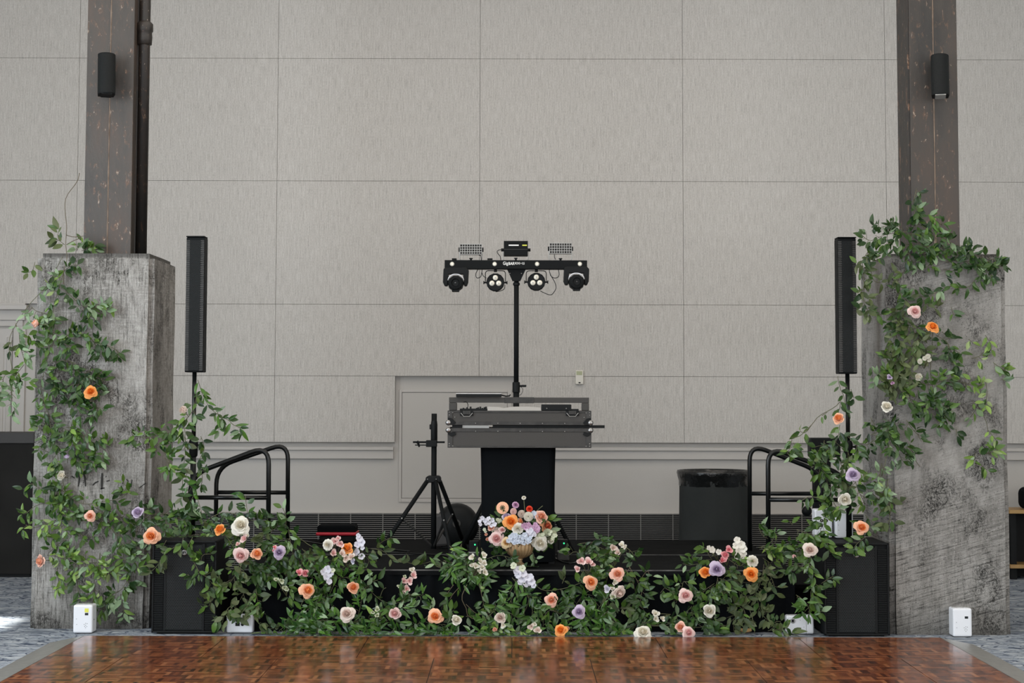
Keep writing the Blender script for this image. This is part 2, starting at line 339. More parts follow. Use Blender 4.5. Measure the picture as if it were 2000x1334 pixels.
# back wall: painted wall behind, fabric panels in front of it
wall=st('wall_back',MB().box(-7,7,YL,16.0,0,6.5),M['paint'])
zs=[wz(y) for y in (864.5,735,595,354,115)]+[5.72,6.5]
xs=[-7,-5.78,wx(151,354),wx(541,354),wx(937,354),wx(1334,354),wx(1731,354),5.19,7]
rx0,rx1=wx(771.5,800),wx(1007,800)      # recess for the access door
lx=wx(96,700)                          # fabric ends here low on the left
def panel(x0,x1,z0,z1):
    g=.0013
    p=MB().box(x0+g,x1-g,YW,YL,z0+g,z1-g).build('panel',M['fabric'],wall,bevel=.0008,seg=1)
for i in range(len(xs)-1):
    for j in range(len(zs)-1):
        x0,x1,z0,z1=xs[i],xs[i+1],zs[j],zs[j+1]
        if j<2 and x1<=xs[2]+.01: continue
        if j<2 and x0<=lx and x1>lx: x0=lx
        if j==0:
            if x0<rx0<x1: x1=rx0
            elif x0<rx1<x1: x0=rx1
        if x1-x0>.02: panel(x0,x1,z0,z1)
MB().box(-7,7,YL-.02,YL-.001,zs[2],6.5).build('backing',M['gap'],wall)
MB().box(lx,rx0,YL-.02,YL-.001,zs[0]+.01,zs[2]).box(rx1,7,YL-.02,YL-.001,zs[0]+.01,zs[2]).box(rx0,rx1,YL-.02,YL-.001,zs[1]+.01,zs[2]).build('backing',M['gap'],wall)
# access door in the recess
d=MB(); a=P(780,761,YL); b=P(999,981,YL); c=P(785,766,YL); e=P(991,974,YL)
st('trim_1',MB().box(a.x,c.x,YL-.012,YL,b.z,a.z).box(e.x,b.x,YL-.012,YL,b.z,a.z).box(c.x,e.x,YL-.012,YL,c.z,a.z).box(c.x,e.x,YL-.012,YL,b.z,e.z),M['trimp'],bevel=.002)
dr=st('door_1',MB().box(c.x+.005,e.x-.005,YL-.008,YL+.02,e.z+.005,c.z-.005),M['paint'],bevel=.001)
st('trim_2',MB().box(c.x-.002,e.x+.002,YL-.003,YL+.001,e.z-.002,c.z+.002),M['gap'])
# dado ledge and board, left and right of the recess
def dado(name,x0,x1):
    st(name,MB().box(x0,x1,YL-.055,YL,wz(880),wz(873.5)).box(x0,x1,YL-.035,YL,wz(897),wz(880)),M['trimp'],bevel=.003)
dado('trim_3',wx(100,880),wx(768,880)); dado('trim_4',wx(1012,880),7)
# heating grille along the foot of the wall
gz=wz(1003.5); g=MB(); n=28
for i in range(n): 
    z=gz-.008-i*.0178; g.box(-4.1,7,YL-.052,YL-.04,z-.0025,z+.0025)
x=wx(747.5,1030)-.287*10
while x<7:
    g.box(x-.0035,x+.0035,YL-.056,YL-.042,0,gz); x+=.287
gr=empty('heating_grille',(0,YL,0),'long low metal slatted heating grille along the foot of the back wall','grille')
g.build('slats',M['slat'],gr); MB().box(-4.1,7,YL-.03,YL-.001,0,gz).build('housing',M['plastic'],gr)
MB().box(-4.1,7,YL-.058,YL-.0,gz,gz+.006).build('top_edge',M['trimp'],gr)
# door on the far left with its casing and cornice
x1=wx(54,600); 
st('trim_5',MB().box(-7,x1+.0,YL-.10,YL,wz(607),wz(598)).box(-7,x1-.02,YL-.07,YL,wz(598),wz(594)).box(-7,x1-.03,YL-.045,YL,wz(627),wz(607)).box(-7,x1-.05,YL-.03,YL,wz(639),wz(627)),M['trimp'],bevel=.003)
a=P(28,640,YL); 
st('trim_6',MB().box(a.x,wx(47,700),YL-.03,YL,0,wz(639)),M['trimp'],bevel=.004)
dd=st('door_2',MB().box(-5.35,a.x-.012,YL-.012,YL+.01,0,a.z-.008),M['trimp'])
MB().box(-5.1,wx(5,700),YL-.022,YL-.008,.2,wz(672)).build('panel',M['paint'],dd,bevel=.008)
MB().box(wx(10,700),wx(20,700),YL-.02,YL-.008,.15,wz(660)).build('panel',M['paint'],dd,bevel=.008)
# thermostat
t0=P(1131.5,737,YW-.01); th=empty('thermostat',t0,'small cream wall thermostat with olive display on the fabric wall','thermostat')
MB().box(t0.x-.035,t0.x+.035,YW-.03,YW,t0.z-.062,t0.z+.062).build('housing',M['cream'],th,bevel=.004)
MB().box(t0.x-.027,t0.x+.025,YW-.032,YW-.029,t0.z+.02,t0.z+.055).build('display',M['lcd'],th)
MB().box(t0.x-.008,t0.x+.01,YW-.033,YW-.029,t0.z-.053,t0.z-.043).build('button',M['plastic'],th)
# ---------------------------------------------------------------- concrete pillars and steel columns
def pillar(name,x0,x1,y0,y1,h,m,lab):
    import bmesh
    bm=bmesh.new(); v=[]
    mb=MB().box(x0,x1,y0,y1,-.04,h); me=mb.mesh(name,m); bm.from_mesh(me)
    bmesh.ops.bevel(bm,geom=[e for e in bm.edges],offset=.035,segments=4,affect='EDGES')
    bmesh.ops.subdivide_edges(bm,edges=[e for e in bm.edges if e.calc_length()>.3],cuts=24,use_grid_fill=True)
    rn=random.Random(3)
    for q in bm.verts:
        k=.0025; q.co+=Vector((k*math.sin(q.co.z*7+q.co.y*9),k*math.sin(q.co.z*11+q.co.x*8),0))*(1 if q.co.z>.02 else 0)
    bm.to_mesh(me); bm.free(); o=bpy.data.objects.new(name,me); C.objects.link(o); tag(o,lab,'pillar',kind='structure'); return o
YPL,YPR=11.718,11.503
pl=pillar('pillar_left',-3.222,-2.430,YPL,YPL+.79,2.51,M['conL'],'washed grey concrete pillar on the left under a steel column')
pr=pillar('pillar_right',2.474,3.262,YPR,YPR+.90,2.50,M['conR'],'pitted grey concrete pillar on the right under a steel column')
# dark strokes worn into the left pillar
def stroke(pts,wd):
    q=[P(a,b,YPL-.001) for a,b in pts]; m=MB(); n=len(q); vs=[]
    for i,p in enumerate(q):
        t=(q[min(i+1,n-1)]-q[max(i-1,0)]).normalized(); s=Vector((t.z,0,-t.x))*wd*(.75 if i in(0,n-1) else 1)
        vs+=[p+s+Vector((0,.0,0)),p-s]
    vs+= [v+Vector((0,.02,0)) for v in vs]
    fs=[]
    for i in range(n-1):
        a=2*i; fs+=[(a,a+1,a+3,a+2),(a+2*n,a+2+2*n,a+3+2*n,a+1+2*n),(a,a+2,a+2+2*n,a+2*n),(a+1,a+1+2*n,a+3+2*n,a+3)]
    fs+=[(0,2*n,2*n+1,1),(2*n-2,2*n-1,4*n-1,4*n-2)]
    return m.add(vs,fs)
for pts,wd in [([(153,924),(155,936),(153,950)],.006),([(163,924),(166,934),(167,950)],.006),([(181,948),(186,943),(192,940)],.005),([(199.5,924),(199,938),(198.5,955)],.008),([(196,955),(204,953)],.005),
    ([(208,940),(214,938)],.004),([(206,932),(208,930)],.003),([(202,911),(202,916)],.003),([(247,936),(251,941)],.005),([(258,937),(256,951)],.005),([(272,953),(284,944)],.004),([(239,945),(241,940)],.004),([(140,930),(146,934)],.005)]:
    o=stroke(pts,wd).build('painted_stroke',M['groove'],pl)
def column(name,pxl,pxr,Y0,m,side,lab):
    a=P(pxl,480,Y0); b=P(pxr,480,Y0); w_=b.x-a.x
    o=empty(name,((a.x+b.x)/2,Y0+w_/2,2.5),lab,'steel column')
    mid=(a.x+b.x)/2
    MB().box(a.x,mid-.002,Y0,Y0+w_,2.495,6.5).build('channel',m,o,bevel=.004)
    MB().box(mid+.002,b.x,Y0,Y0+w_,2.495,6.5).build('channel',m,o,bevel=.004)
    MB().tube([(mid,Y0+.001,2.5+.12*i) for i in range(34)],[.0035+.0015*(i%3) for i in range(34)],6).build('weld_seam',M['weld'],o)
    return o,a.x,b.x,w_
YCL,YCR=12.0,11.85
cl,axl,bxl,wl=column('steel_column',163,255.5,YCL,M['steel'],'L','brown weathered steel column with black pipe on its right side')
cr,axr,bxr,wr=column('steel_column',1781,1875,YCR,M['steel2'],'R','dark weathered steel column with rust patches, vines around its foot')
MB().box(axr-.012,axr,YCR+.01,YCR+wr,2.495,6.5).build('side_plate',M['rustside'],cr)
# pipe
pxm=bxl+.045; pp=empty('drain_pipe',(pxm,YCL+.12,2.5),'black cast iron pipe with a coupling running up beside steel column','pipe')
MB().tube([(pxm,YCL+.12,2.505),(pxm,YCL+.12,6.5)],.040,20).build('pipe',M['pipe'],pp,smooth=True)
zc=P(275,57,YCL).z
MB().lathe([(.04,-.09),(.052,-.085),(.055,-.03),(.052,0),(.060,.01),(.060,.06),(.050,.07),(.04,.08)],(pxm,YCL+.12,zc),20).build('coupling',M['pipe'],pp,smooth=True)
MB().box(pxm-.042,pxm+.055,YCL+.05,YCL+.18,2.50,2.53).build('foot_flange',M['pipe'],pp,bevel=.006)
# speakers on the columns
def wallspeaker(px,py0,py1,Y,yaw,tilt,lab,col):
    a=P(px,py0,Y); b=P(px,py1,Y); h=a.z-b.z; c=(a+b)/2
    o=empty('wall_speaker',c,lab,'speaker')
    n=14; W=.06; poly=[(W*math.sin(t),-.055*math.cos(t)) for t in [R(-80+160*i/n) for i in range(n+1)]]+[(W*.9,.05),(-W*.9,.05)]
    rot=Matrix.Rotation(yaw,3,'Z')@Matrix.Rotation(tilt,3,'X')
    def tr(mb):
        mb.v=[tuple(rot@Vector(v)+c) for v in mb.v]; return mb
    def col_(z0,z1,s): 
        m=MB(); k=len(poly); vs=[(x*s,y*s,z0) for x,y in poly]+[(x*s,y*s,z1) for x,y in poly]
        return m.add(vs,[tuple(range(k-1,-1,-1)),tuple(range(k,2*k))]+[(i,(i+1)%k,(i+1)%k+k,i+k) for i in range(k)])
    tr(col_(-h/2,h/2,1.0)).build('cabinet',M['plastic'],o,bevel=.004)
    tr(col_(-h/2+.008,h/2-.008,1.02)).build('grille_cover',M['perf2'],o)
    tr(MB().box(-.02,.02,.03,.14,-.05,.0)).build('bracket',M['plastic'],o)
    tr(MB().box(-.035,.035,-.045,.04,-h/2-.006,-h/2)).build('end_cap',M['silver'] if col else M['plastic'],o)
    return o
wallspeaker(208,105,187,YCL-.14,R(18),R(-8),'black curved speaker mounted on the brown steel column with pipe',0)
wallspeaker(1836,107,190,YCR-.14,R(-12),R(-10),'black curved speaker tilted down on the dark rusty steel column',1)
# ---------------------------------------------------------------- dance floor
YD=PZ(1000,1243.5,.02).y; FX0,FX1=-2.735,2.725; pw=(FX1-FX0)/6
df=empty('dance_floor',(0,YD-3,0),'glossy red-brown parquet dance floor with metal edging on blue-grey carpet','dance floor')
for r_ in range(5):
    y1=YD-.914*r_; y0=y1-.914
    off=0 if r_%2==0 else -pw/2
    xx=[FX0]+[FX0+pw*(k)+ (pw/2 if r_%2 else 0) for k in range(0 if r_%2 else 1,6)]+[FX1]
    for a,b in zip(xx[:-1],xx[1:]):
        if b-a<.01: continue
        MB().box(a+.0022,b-.0022,y0+.002,y1-.002,0,.02).build('floor_panel',M['parquet'],df)
MB().box(FX0,FX1,YD-4.57,YD,0,.0145).build('panel_frame',M['seam'],df)
def strip(xa,xb): return MB().add([(xa,YD-4.57,.0),(xb,YD-4.57,.021),(xb,YD,.021),(xa,YD,.0),(xb,YD-4.57,0),(xb,YD,0)],[(0,1,2,3),(0,4,1),(3,2,5),(1,4,5,2),(0,3,5,4)])
for xa,xb in ((FX0-.17,FX0),(FX1+.17,FX1)):
    q=strip(xa,xb)
    q.v=[(x,(y-.17 if (abs(x-xa)<1e-6 and abs(y-YD)<1e-6) else y),z) for x,y,z in q.v]
    q.build('edge_ramp',M['alu'],df)
MB().box(FX0,FX1,YD-.001,YD+.006,0,.02).build('rear_edge',M['alu'],df)
# ---------------------------------------------------------------- stage
YS,YB,ZS=11.60,14.08,.406
SX0,SX1=-1.80,1.86
stg=empty('stage',(0,12.8,0),'low black stage platform with black pleated skirt behind the flowers','stage')
for k,(y0,y1) in enumerate(((YS,YS+1.03),(YS+1.045,YS+1.13),(YS+1.145,YB))):
    z=ZS-(.002 if k==1 else 0)
    MB().box(SX0,SX1,y0,y1,z-.03,z).build('deck_panel' if k!=1 else 'joint_strip',M['stage'],stg,bevel=.003)
    if k!=1: MB().box(SX0,SX1,y0-.004,y0+.006,z-.006,z+.0015).build('deck_edge',M['edge'],stg)
MB().box(SX0,SX1,YS-.008,YS,ZS-.035,ZS-.008).build('fascia',M['stage'],stg,bevel=.002)
m=MB(); n=260; vs=[]
for i in range(n+1):
    x=SX0+(SX1-SX0)*i/n; y=YS+.004+.012*math.sin(i*.62)+.006*math.sin(i*.23)
    vs+=[(x,y+.012,0),(x,y,ZS-.03)]
m.add(vs,[(2*i,2*i+2,2*i+3,2*i+1) for i in range(n)]); m.build('skirt',M['cloth'],stg,smooth=True)
MB().box(SX0+.02,SX1-.02,YS+.06,YB-.02,0,ZS-.03).build('frame',M['cloth'],stg)
# steps with handrails each side
def rail(path,Y,rad=.0165):
    pts=[P(a,b,Y) for a,b in path]; return pts
def smooth(pts,k=6):
    out=[]; n=len(pts)
    for i in range(n-1):
        p0,p1,p2,p3=pts[max(i-1,0)],pts[i],pts[i+1],pts[min(i+2,n-1)]
        for j in range(k):
            t=j/k; out.append(.5*((2*p1)+(-p0+p2)*t+(2*p0-5*p1+4*p2-p3)*t*t+(-p0+3*p1-3*p2+p3)*t*t*t))
    out.append(pts[-1]); return out
def corner(pts,r,k=7):      # polyline with rounded corners
    out=[pts[0]]
    for i in range(1,len(pts)-1):
        a,b,c=pts[i-1],pts[i],pts[i+1]; u=(a-b).normalized(); v=(c-b).normalized(); rr=min(r,(a-b).length*.48,(c-b).length*.48)
        s,e=b+u*rr,b+v*rr
        for j in range(k+1):
            t=j/k; out.append(s*(1-t)**2+b*2*t*(1-t)+e*t*t)
    out.append(pts[-1]); return out
def steps(sgn,x0,lab):
    o=empty('stage_steps',(x0+sgn*.3,12.6,0),lab,'steps')
    for k in range(2):
        xa,xb=x0+sgn*(.01+.28*k),x0+sgn*(.28*(k+1)+.0)
        a,b=min(xa,xb),max(xa,xb); z=ZS-.135*(k+1)
        MB().box(a,b,12.02,13.28,z-.03,z).build('tread',M['stage'],o,bevel=.003)
        MB().box(a+.01,b-.01,12.04,13.26,0,z-.03).build('riser',M['cloth'],o)
    return o
sL=steps(-1,SX0,'black stage steps and rounded tube handrails on the left side of stage')
sR=steps(1,SX1,'black stage steps and rounded tube handrails beside the black bin')
def handrail(o,tall,top,low,lowx,ybar,Y,zlow):
    # tall post px x, corner height, slope to low end, bar
    p=[P(tall,1000,Y)]; p[0].z=ZS-.05
    a=P(tall,top,Y); b=P(lowx,low,Y); c=b.copy(); c.z=zlow
    MB().tube(corner([p[0],a,b,c],.13),.0168,14).build('handrail',M['gloss'],o,smooth=True)
    z=P(tall,ybar,Y).z; MB().cyl((a.x,Y,z),(b.x,Y,z),.0155,14).build('cross_bar',M['gloss'],o,smooth=True)
handrail(sL,525,870,928,372,972,12.15,.15); handrail(sL,562.5,864,912,423,962,13.1,.15)
handrail(sR,1500,872,930,1655,976,12.15,.15); handrail(sR,1464,867,922,1604,964,13.1,.15)
# ---------------------------------------------------------------- subwoofers with column speakers
def sub(x0,x1,y0,z1,dep,lab):
    o=empty('subwoofer',((x0+x1)/2,y0+dep/2,0),lab,'subwoofer','black subwoofers at the ends of the stage' if 0 else None)
    MB().box(x0,x1,y0+.012,y0+dep,.012,z1).build('cabinet',M['black'],o,bevel=.008)
    f=MB(); t=.012
    f.box(x0,x0+t,y0-.004,y0+.02,.01,z1).box(x1-t,x1,y0-.004,y0+.02,.01,z1).box(x0,x1,y0-.004,y0+.02,z1-t,z1).box(x0,x1,y0-.004,y0+.02,.01,.01+t)
    f.build('front_frame',M['plastic'],o,bevel=.003)
    MB().box(x0+.03,x1-.03,y0+.03,y0+dep-.03,0,.014).build('rubber_feet',M['plastic'],o)
    W=x1-x0; a,b=x0+W*.19,x1-W*.19
    gr=MB().box(a+.01,b-.01,y0+.002,y0+.014,.03,z1-.03).build('grille',M['perf'],o)
    for xr in (a-.003,b-.012): MB().box(xr,xr+.015,y0-.001,y0+.015,.025,z1-.02).build('grille_rail',M['plastic'],o)
    for xa,xb in ((x0+.014,a-.006),(b+.006,x1-.014)):
        m=MB(); n=46
        for i in range(n):
            z=.035+(z1-.08)*i/(n-1); m.box(xa,xb,y0-.001,y0+.012,z-.0032,z+.0032)
        m.build('louvre',M['plastic'],o)
    c=((a+b)/2,y0,z1-.075)
    bd=MB().lathe([(0,.006),(.014,.006),(.018,.004),(.018,-.004)],c,20,'Y').build('badge',M['chrome'],o)
    m=MB().box(c[0]-.008,c[0]-.003,y0-.0085,y0-.005,c[2]-.007,c[2]+.007).box(c[0]-.008,c[0]+.007,y0-.0085,y0-.005,c[2]+.003,c[2]+.007).box(c[0]+.003,c[0]+.008,y0-.0085,y0-.005,c[2]-.007,c[2]+.007)
    m.build('badge_mark',M['plastic'],bd)
    MB().lathe([(.03,-.0),(.032,.012),(.022,.02)],((x0+x1)/2,y0+dep/2,z1),20).build('pole_socket',M['plastic'],o)
    return o
YSL,YSR=11.46,11.398
sub(-2.353,-1.935,YSL,.603,.50,'black subwoofer with hexagon mesh grille beside the left pillar')
sub(2.020,2.441,YSR,.603,.50,'black subwoofer with hexagon mesh grille beside the right pillar')
def colspeaker(pxb,pyt,pyb,xc,Y,lean,lab,side):
    a=P(pxb,pyt,Y); b=P(pxb,pyb,Y); W=.062; 
    o=empty('column_speaker',(xc,Y+.06,b.z),lab,'speaker')
    z0,z1=b.z,a.z; sh=lean
    def sk(mb):
        mb.v=[(x+xc+sh*(z-z0)/(z1-z0),y,z) for x,y,z in mb.v]; return mb
    sk(MB().box(-W,W,Y+.008,Y+.125,z0,z1)).build('cabinet',M['caseg'] if 0 else M['black'],o,bevel=.006)
    sk(MB().box(-.036,.036,Y-.002,Y+.01,z0+.012,z1-.02)).build('grille',M['perf2'],o)
    for xa,xb in ((-W+.003,-.036),(.036,W-.003)):
        m=MB().box(xa,xb,Y+.006,Y+.011,z0+.01,z1-.02); n=60
        for i in range(n):
            z=z0+.015+(z1-z0-.04)*i/(n-1); m.box(xa,xb,Y-.001,Y+.01,z-.0042,z+.0042)
        sk(m).build('louvre',M['casem'],o)
    sk(MB().box(-W,W,Y-.003,Y+.12,z1,z1+.008)).build('top_cap',M['black'],o,bevel=.003)
    return o
YPO=YSL+.25
cs=P(381,463,YPO-.06); cb=P(378,727,YPO-.06)
colspeaker(380,463,727,cb.x,YPO-.06,0,'slim black column speaker on a pole beside the left pillar','L')
cb2=P(1657,730,YSR+.19)
colspeaker(1655,465,730,cb2.x,YSR+.19,0,'slim black column speaker on a pole beside the right pillar','R')
def spole(px,pyt,Y,z0,lab):
    a=P(px,pyt,Y); o=empty('speaker_pole',(a.x,Y,z0),lab,'pole')
    zm=z0+(a.z-z0)*.58
    MB().cyl((a.x,Y,zm-.05),(a.x,Y,a.z+.012),.0145,16).build('upper_tube',M['gloss'],o,smooth=True)
    MB().cyl((a.x,Y,z0),(a.x,Y,zm),.0195,16).build('lower_tube',M['gloss'],o,smooth=True)
    MB().lathe([(.02,-.11),(.028,-.10),(.031,-.02),(.029,0),(.022,.012)],(a.x,Y,zm),18).build('collar',M['plastic'],o,smooth=True)
    MB().cyl((a.x,Y,zm-.03),(a.x+.05,Y,zm-.03),.006,8).ball((a.x+.052,Y,zm-.03),.012,10).build('knob',M['plastic'],o)
spole(380,728,YPO,.623,'black pole holding the left column speaker, wrapped in vines')
spole(1655,731,YSR+.25,.623,'black pole holding the right column speaker, flowers around it')
# ---------------------------------------------------------------- battery uplights
def uplight(name,x0,x1,y0,dep,z0,z1,lab,mode):
    o=empty(name,((x0+x1)/2,y0+dep/2,z0),lab,'uplight')
    MB().box(x0,x1,y0,y0+dep,z0+.004,z1).build('housing',M['whiteb'],o,bevel=.012,seg=3)
    MB().box(x0+.01,x1-.01,y0+.01,y0+dep-.01,z0,z0+.006).build('foot_pad',M['plastic'],o)
    cx=(x0+x1)/2; h=z1-z0
    if mode=='front':
        MB().box(cx+.014,cx+.036,y0-.001,y0+.002,z1-.066,z1-.051).build('display',M['glassd'],o)
        m=MB()
        for dx,dz in ((-.04,-.09),(-.038,-.125),(.02,-.13),(.014,-.138),(.028,-.138),(.02,-.147),(.01,-.125),(.03,-.12),(.02,-.118)): m.box(cx+dx-.0018,cx+dx+.0018,y0-.0008,y0+.002,z1+dz-.0018,z1+dz+.0018)
        m.build('buttons',M['caseg'],o)
        MB().box(x1-.0005,x1+.001,y0+.04,y0+.05,z0+h*.45,z0+h*.49).build('port',M['plastic'],o)
        m=MB()
        for k in range(3): m.lathe([(0,.003),(.018,.003),(.018,0)],(x0+.024+.036*k,y0+dep*.5,z1),16)
        m.build('lenses',M['silver'],o)
    if mode=='sockets':
        m=MB()
        for dx,dz in ((-.013,0),(.017,0)): m.lathe([(0,.002),(.0115,.002),(.0115,-.002)],(cx+dx,y0,z1-.075+dz),18,'Y')
        m.build('sockets',M['plastic'],o)
        m=MB()
        for dx in (-.013,.017): m.box(cx+dx-.003,cx+dx+.003,y0-.0035,y0-.001,z1-.081,z1-.069)
        m.build('pins',M['silver'],o)
        MB().box(cx-.028,cx-.004,y0-.001,y0+.002,z1-.118,z1-.10).build('display',M['glassd'],o)
    if mode=='lying':
        m=MB()
        for dx,dz in ((.018,.012),(.018,-.012)): m.lathe([(0,.002),(.0105,.002),(.0105,-.002)],(cx+dx,y0,(z0+z1)/2+dz+.01),18,'Y')
        m.box(cx-.028,cx+.0,y0-.002,y0+.002,(z0+z1)/2-.012,(z0+z1)/2+.010).box(cx-.026,cx-.004,y0-.002,y0+.002,(z0+z1)/2+.014,(z0+z1)/2+.030)
        m.build('sockets',M['plastic'],o)
    if mode=='key':
        c=(x0+.042,y0,z1-.034); MB().lathe([(.017,.0),(.017,.003),(.011,.004),(.010,0)],c,24,'Y').build('lock_ring',M['silver'],o)
        MB().box(c[0]-.007,c[0]+.007,y0-.004,y0,c[2]-.008,c[2]+.008).build('switch',M['plastic'],o)
        MB().box(cx+.039,cx+.0405,y0-.0008,y0+.003,z0+.004,z1-.004).build('seam',M['plastic'],o)
        m=MB()
        for dx,dz in ((.0,-.03),(.02,-.012),(.024,-.075),(-.01,-.1),(.005,-.085),(-.07,-.05)): m.box(cx+dx-.0018,cx+dx+.0018,y0-.0008,y0+.002,z1+dz-.0018,z1+dz+.0018)
        m.build('screws',M['caseg'],o)
    return o
a=PZ(142,1238); b=PZ(180,1238)
o=uplight('uplight',a.x,b.x,a.y,.12,0,.186,'white upright battery uplight with yellow sticker at foot of left pillar','front')
MB().box((a.x+b.x)/2+.012,(a.x+b.x)/2+.038,a.y-.0012,a.y+.001,.186-.047,.186-.022).build('sticker',M['yellow'],o)
a=PZ(1862,1245); b=PZ(1899,1245)
uplight('uplight',a.x,b.x,a.y,.12,0,.186,'white upright battery uplight at foot of right pillar, no sticker','front')
YU=11.50
a=P(442,1232,YU); b=P(494,1232,YU); uplight('uplight',a.x,b.x,YU,.07,0,.122,'white uplight lying on its side behind leaves beside the left subwoofer','lying')
a=P(1536,1236,YU); b=P(1590,1236,YU); uplight('uplight',a.x,b.x,YU,.08,0,.124,'white uplight lying on the carpet beside the right subwoofer','key')
YT=YSR+.16
a=P(1581,1000,YT+.28); b=P(1614,1000,YT+.28)
# two stand on the right subwoofer, the left one on its corner
a=P(1596,1045,YT-.05); 
uplight('uplight',2.026,2.144,11.77,.12,.603,.797,'white uplight with two round sockets standing on the right subwoofer','sockets')
uplight('uplight',2.160,2.278,11.74,.12,.603,.785,'white uplight on the right subwoofer close to the speaker pole, half covered by leaves','front')
# ---------------------------------------------------------------- DJ stand
YJ=12.02
a=P(938,874,YJ); b=P(1086,874,YJ); zt=P(1000,874,YJ).z
sc=empty('covered_stand',((a.x+b.x)/2,YJ+.17,ZS),'tall stand wrapped in black stretch cloth under the flight cases','stand')
m=MB(); n=44; vs=[];xc=(a.x+b.x)/2; hw=(b.x-a.x)/2; lv=14
for k in range(lv+1):
    t=k/lv; z=ZS+.012+(zt-ZS-.012)*t; s=1-.025*math.sin(PI*t); 
    for j in range(n):
        q=2*PI*j/n; c_,s_=math.cos(q),math.sin(q); e=.32
        vs.append((xc+hw*s*math.copysign(abs(c_)**e,c_),YJ+.18+.18*math.copysign(abs(s_)**e,s_)+.004*math.sin(q*5+t*3),z))
m.add(vs,[(k*n+j,k*n+(j+1)%n,(k+1)*n+(j+1)%n,(k+1)*n+j) for k in range(lv) for j in range(n)]+[tuple(lv*n+j for j in range(n))])
m.build('cloth_cover',M['cloth'],sc,smooth=True)
for sx in (-1,1):
    for sy in (.05,.31): MB().box(xc+sx*(hw-.03)-.02,xc+sx*(hw-.03)+.02,YJ+sy-.02,YJ+sy+.02,ZS,ZS+.014).build('foot_pad',M['plastic'],sc)
YC=YJ-.10
def case(py0,py1,lab,upper):
    p0=P(874,py1,YC); p1=P(1155,py0,YC); x0,x1,z0,z1=p0.x,p1.x,p0.z,p1.z
    if not upper: z0=zt
    o=empty('flight_case',((x0+x1)/2,YC+.24,z0),lab,'flight case')
    MB().box(x0+.006,x1-.006,YC+.004,YC+.48,z0+.001,z1-.001).build('panel_body',M['caseg'],o)
    e=MB(); t=.02
    e.box(x0,x1,YC,YC+.484,z0,z0+t*(.7 if not upper else 1.2)).box(x0,x1,YC,YC+.484,z1-t*(1.3 if not upper else .7),z1)
    e.box(x0,x0+.035,YC-.001,YC+.484,z0,z1).box(x1-.035,x1,YC-.001,YC+.484,z0,z1)
    e.build('aluminium_edging',M['casem'],o,bevel=.002)
    zb=z1-.014 if not upper else z0+.016
    for x in (x0+.006,x1-.006):
        MB().ball((x,YC+.002,zb),.020,14,(1,.8,1)).build('corner_ball',M['chrome'],o,smooth=True)
    m=MB(); 
    zr=z1-.022 if not upper else z0+.012
    for i in range(5): m.ball((x0+(x1-x0)*(.195+.155*i),YC-.001,zr),.0034,8)
    for s,x in((1,x0),(-1,x1)):
        if not upper:
            for dx,dz in ((.012,.012),(.036,.012),(.012,.028)): m.ball((x+s*dx,YC-.002,z0+dz),.0036,8)
            for dx,dz in ((.045,-.028),(.032,-.04)): m.ball((x+s*dx,YC-.002,z1+dz),.0036,8)
        else:
            for dx,dz in ((.012,-.012),(.012,-.03),(.036,-.014),(.05,-.045)): m.ball((x+s*dx,YC-.002,z1+dz),.003,8)
    m.build('rivets',M['silver'],o)
    for s,x in((1,x0),(-1,x1)):
        br=MB().prism([(x+s*.004,zb-.02),(x+s*.05,zb-.01),(x+s*.058,zb+(.0 if upper else -.03)),(x+s*.03,zb+(.03 if upper else -.045)),(x+s*.004,zb+(.035 if upper else -.03))],YC-.006,YC)
        br.build('corner_bracket',M['plastic'],o,bevel=.001)
    if upper:
        for px in (911.5,1118):
            q=P(px,808,YC); l=MB().box(q.x-.045,q.x+.045,YC-.005,YC,q.z-.014,q.z+.02).build('latch',M['plastic'],o,bevel=.002)
            MB().box(q.x-.026,q.x+.026,YC-.012,YC-.004,q.z-.006,q.z+.02).box(q.x-.012,q.x+.012,YC-.016,YC-.01,q.z-.004,q.z+.012).build('latch_catch',M['casem'],l,bevel=.0015)
            MB().tube([(q.x-.04,YC-.008,q.z+.005),(q.x-.02,YC-.012,q.z-.018),(q.x+.02,YC-.012,q.z-.018),(q.x+.04,YC-.008,q.z+.005)],.0022,6).build('latch_ring',M['silver'],l)
    return x0,x1,z0,z1
L0=case(836.5,874,'lower grey-black flight case resting on the black covered stand',False)
U0=case(802.5,830,'upper grey-black flight case with two butterfly latches, mixing gear on top',True)
# spacers and rod in the gap
q=P(1155,832,YC); rd=empty('rod',(q.x-.5,YC+.1,L0[3]),'thin black rod sticking out right between the two flight cases','rod')
zr=(L0[3]+U0[2])/2; rr_=(U0[2]-L0[3])/2
MB().box(P(962,832,YC).x,P(1181.5,832,YC).x,YC+.03,YC+.05,L0[3],U0[2]).build('bar',M['plastic'],rd,bevel=.002)
MB().box(P(900,832,YC).x,P(955,832,YC).x,YC+.03,YC+.055,L0[3],U0[2]).build('white_sleeve',M['silver'],rd)
m=MB().box(L0[0]+.03,L0[0]+.10,YC+.02,YC+.4,L0[3],U0[2]).box(L0[1]-.10,L0[1]-.03,YC+.06,YC+.4,L0[3],U0[2]).build('spacer',M['plastic'],rd)
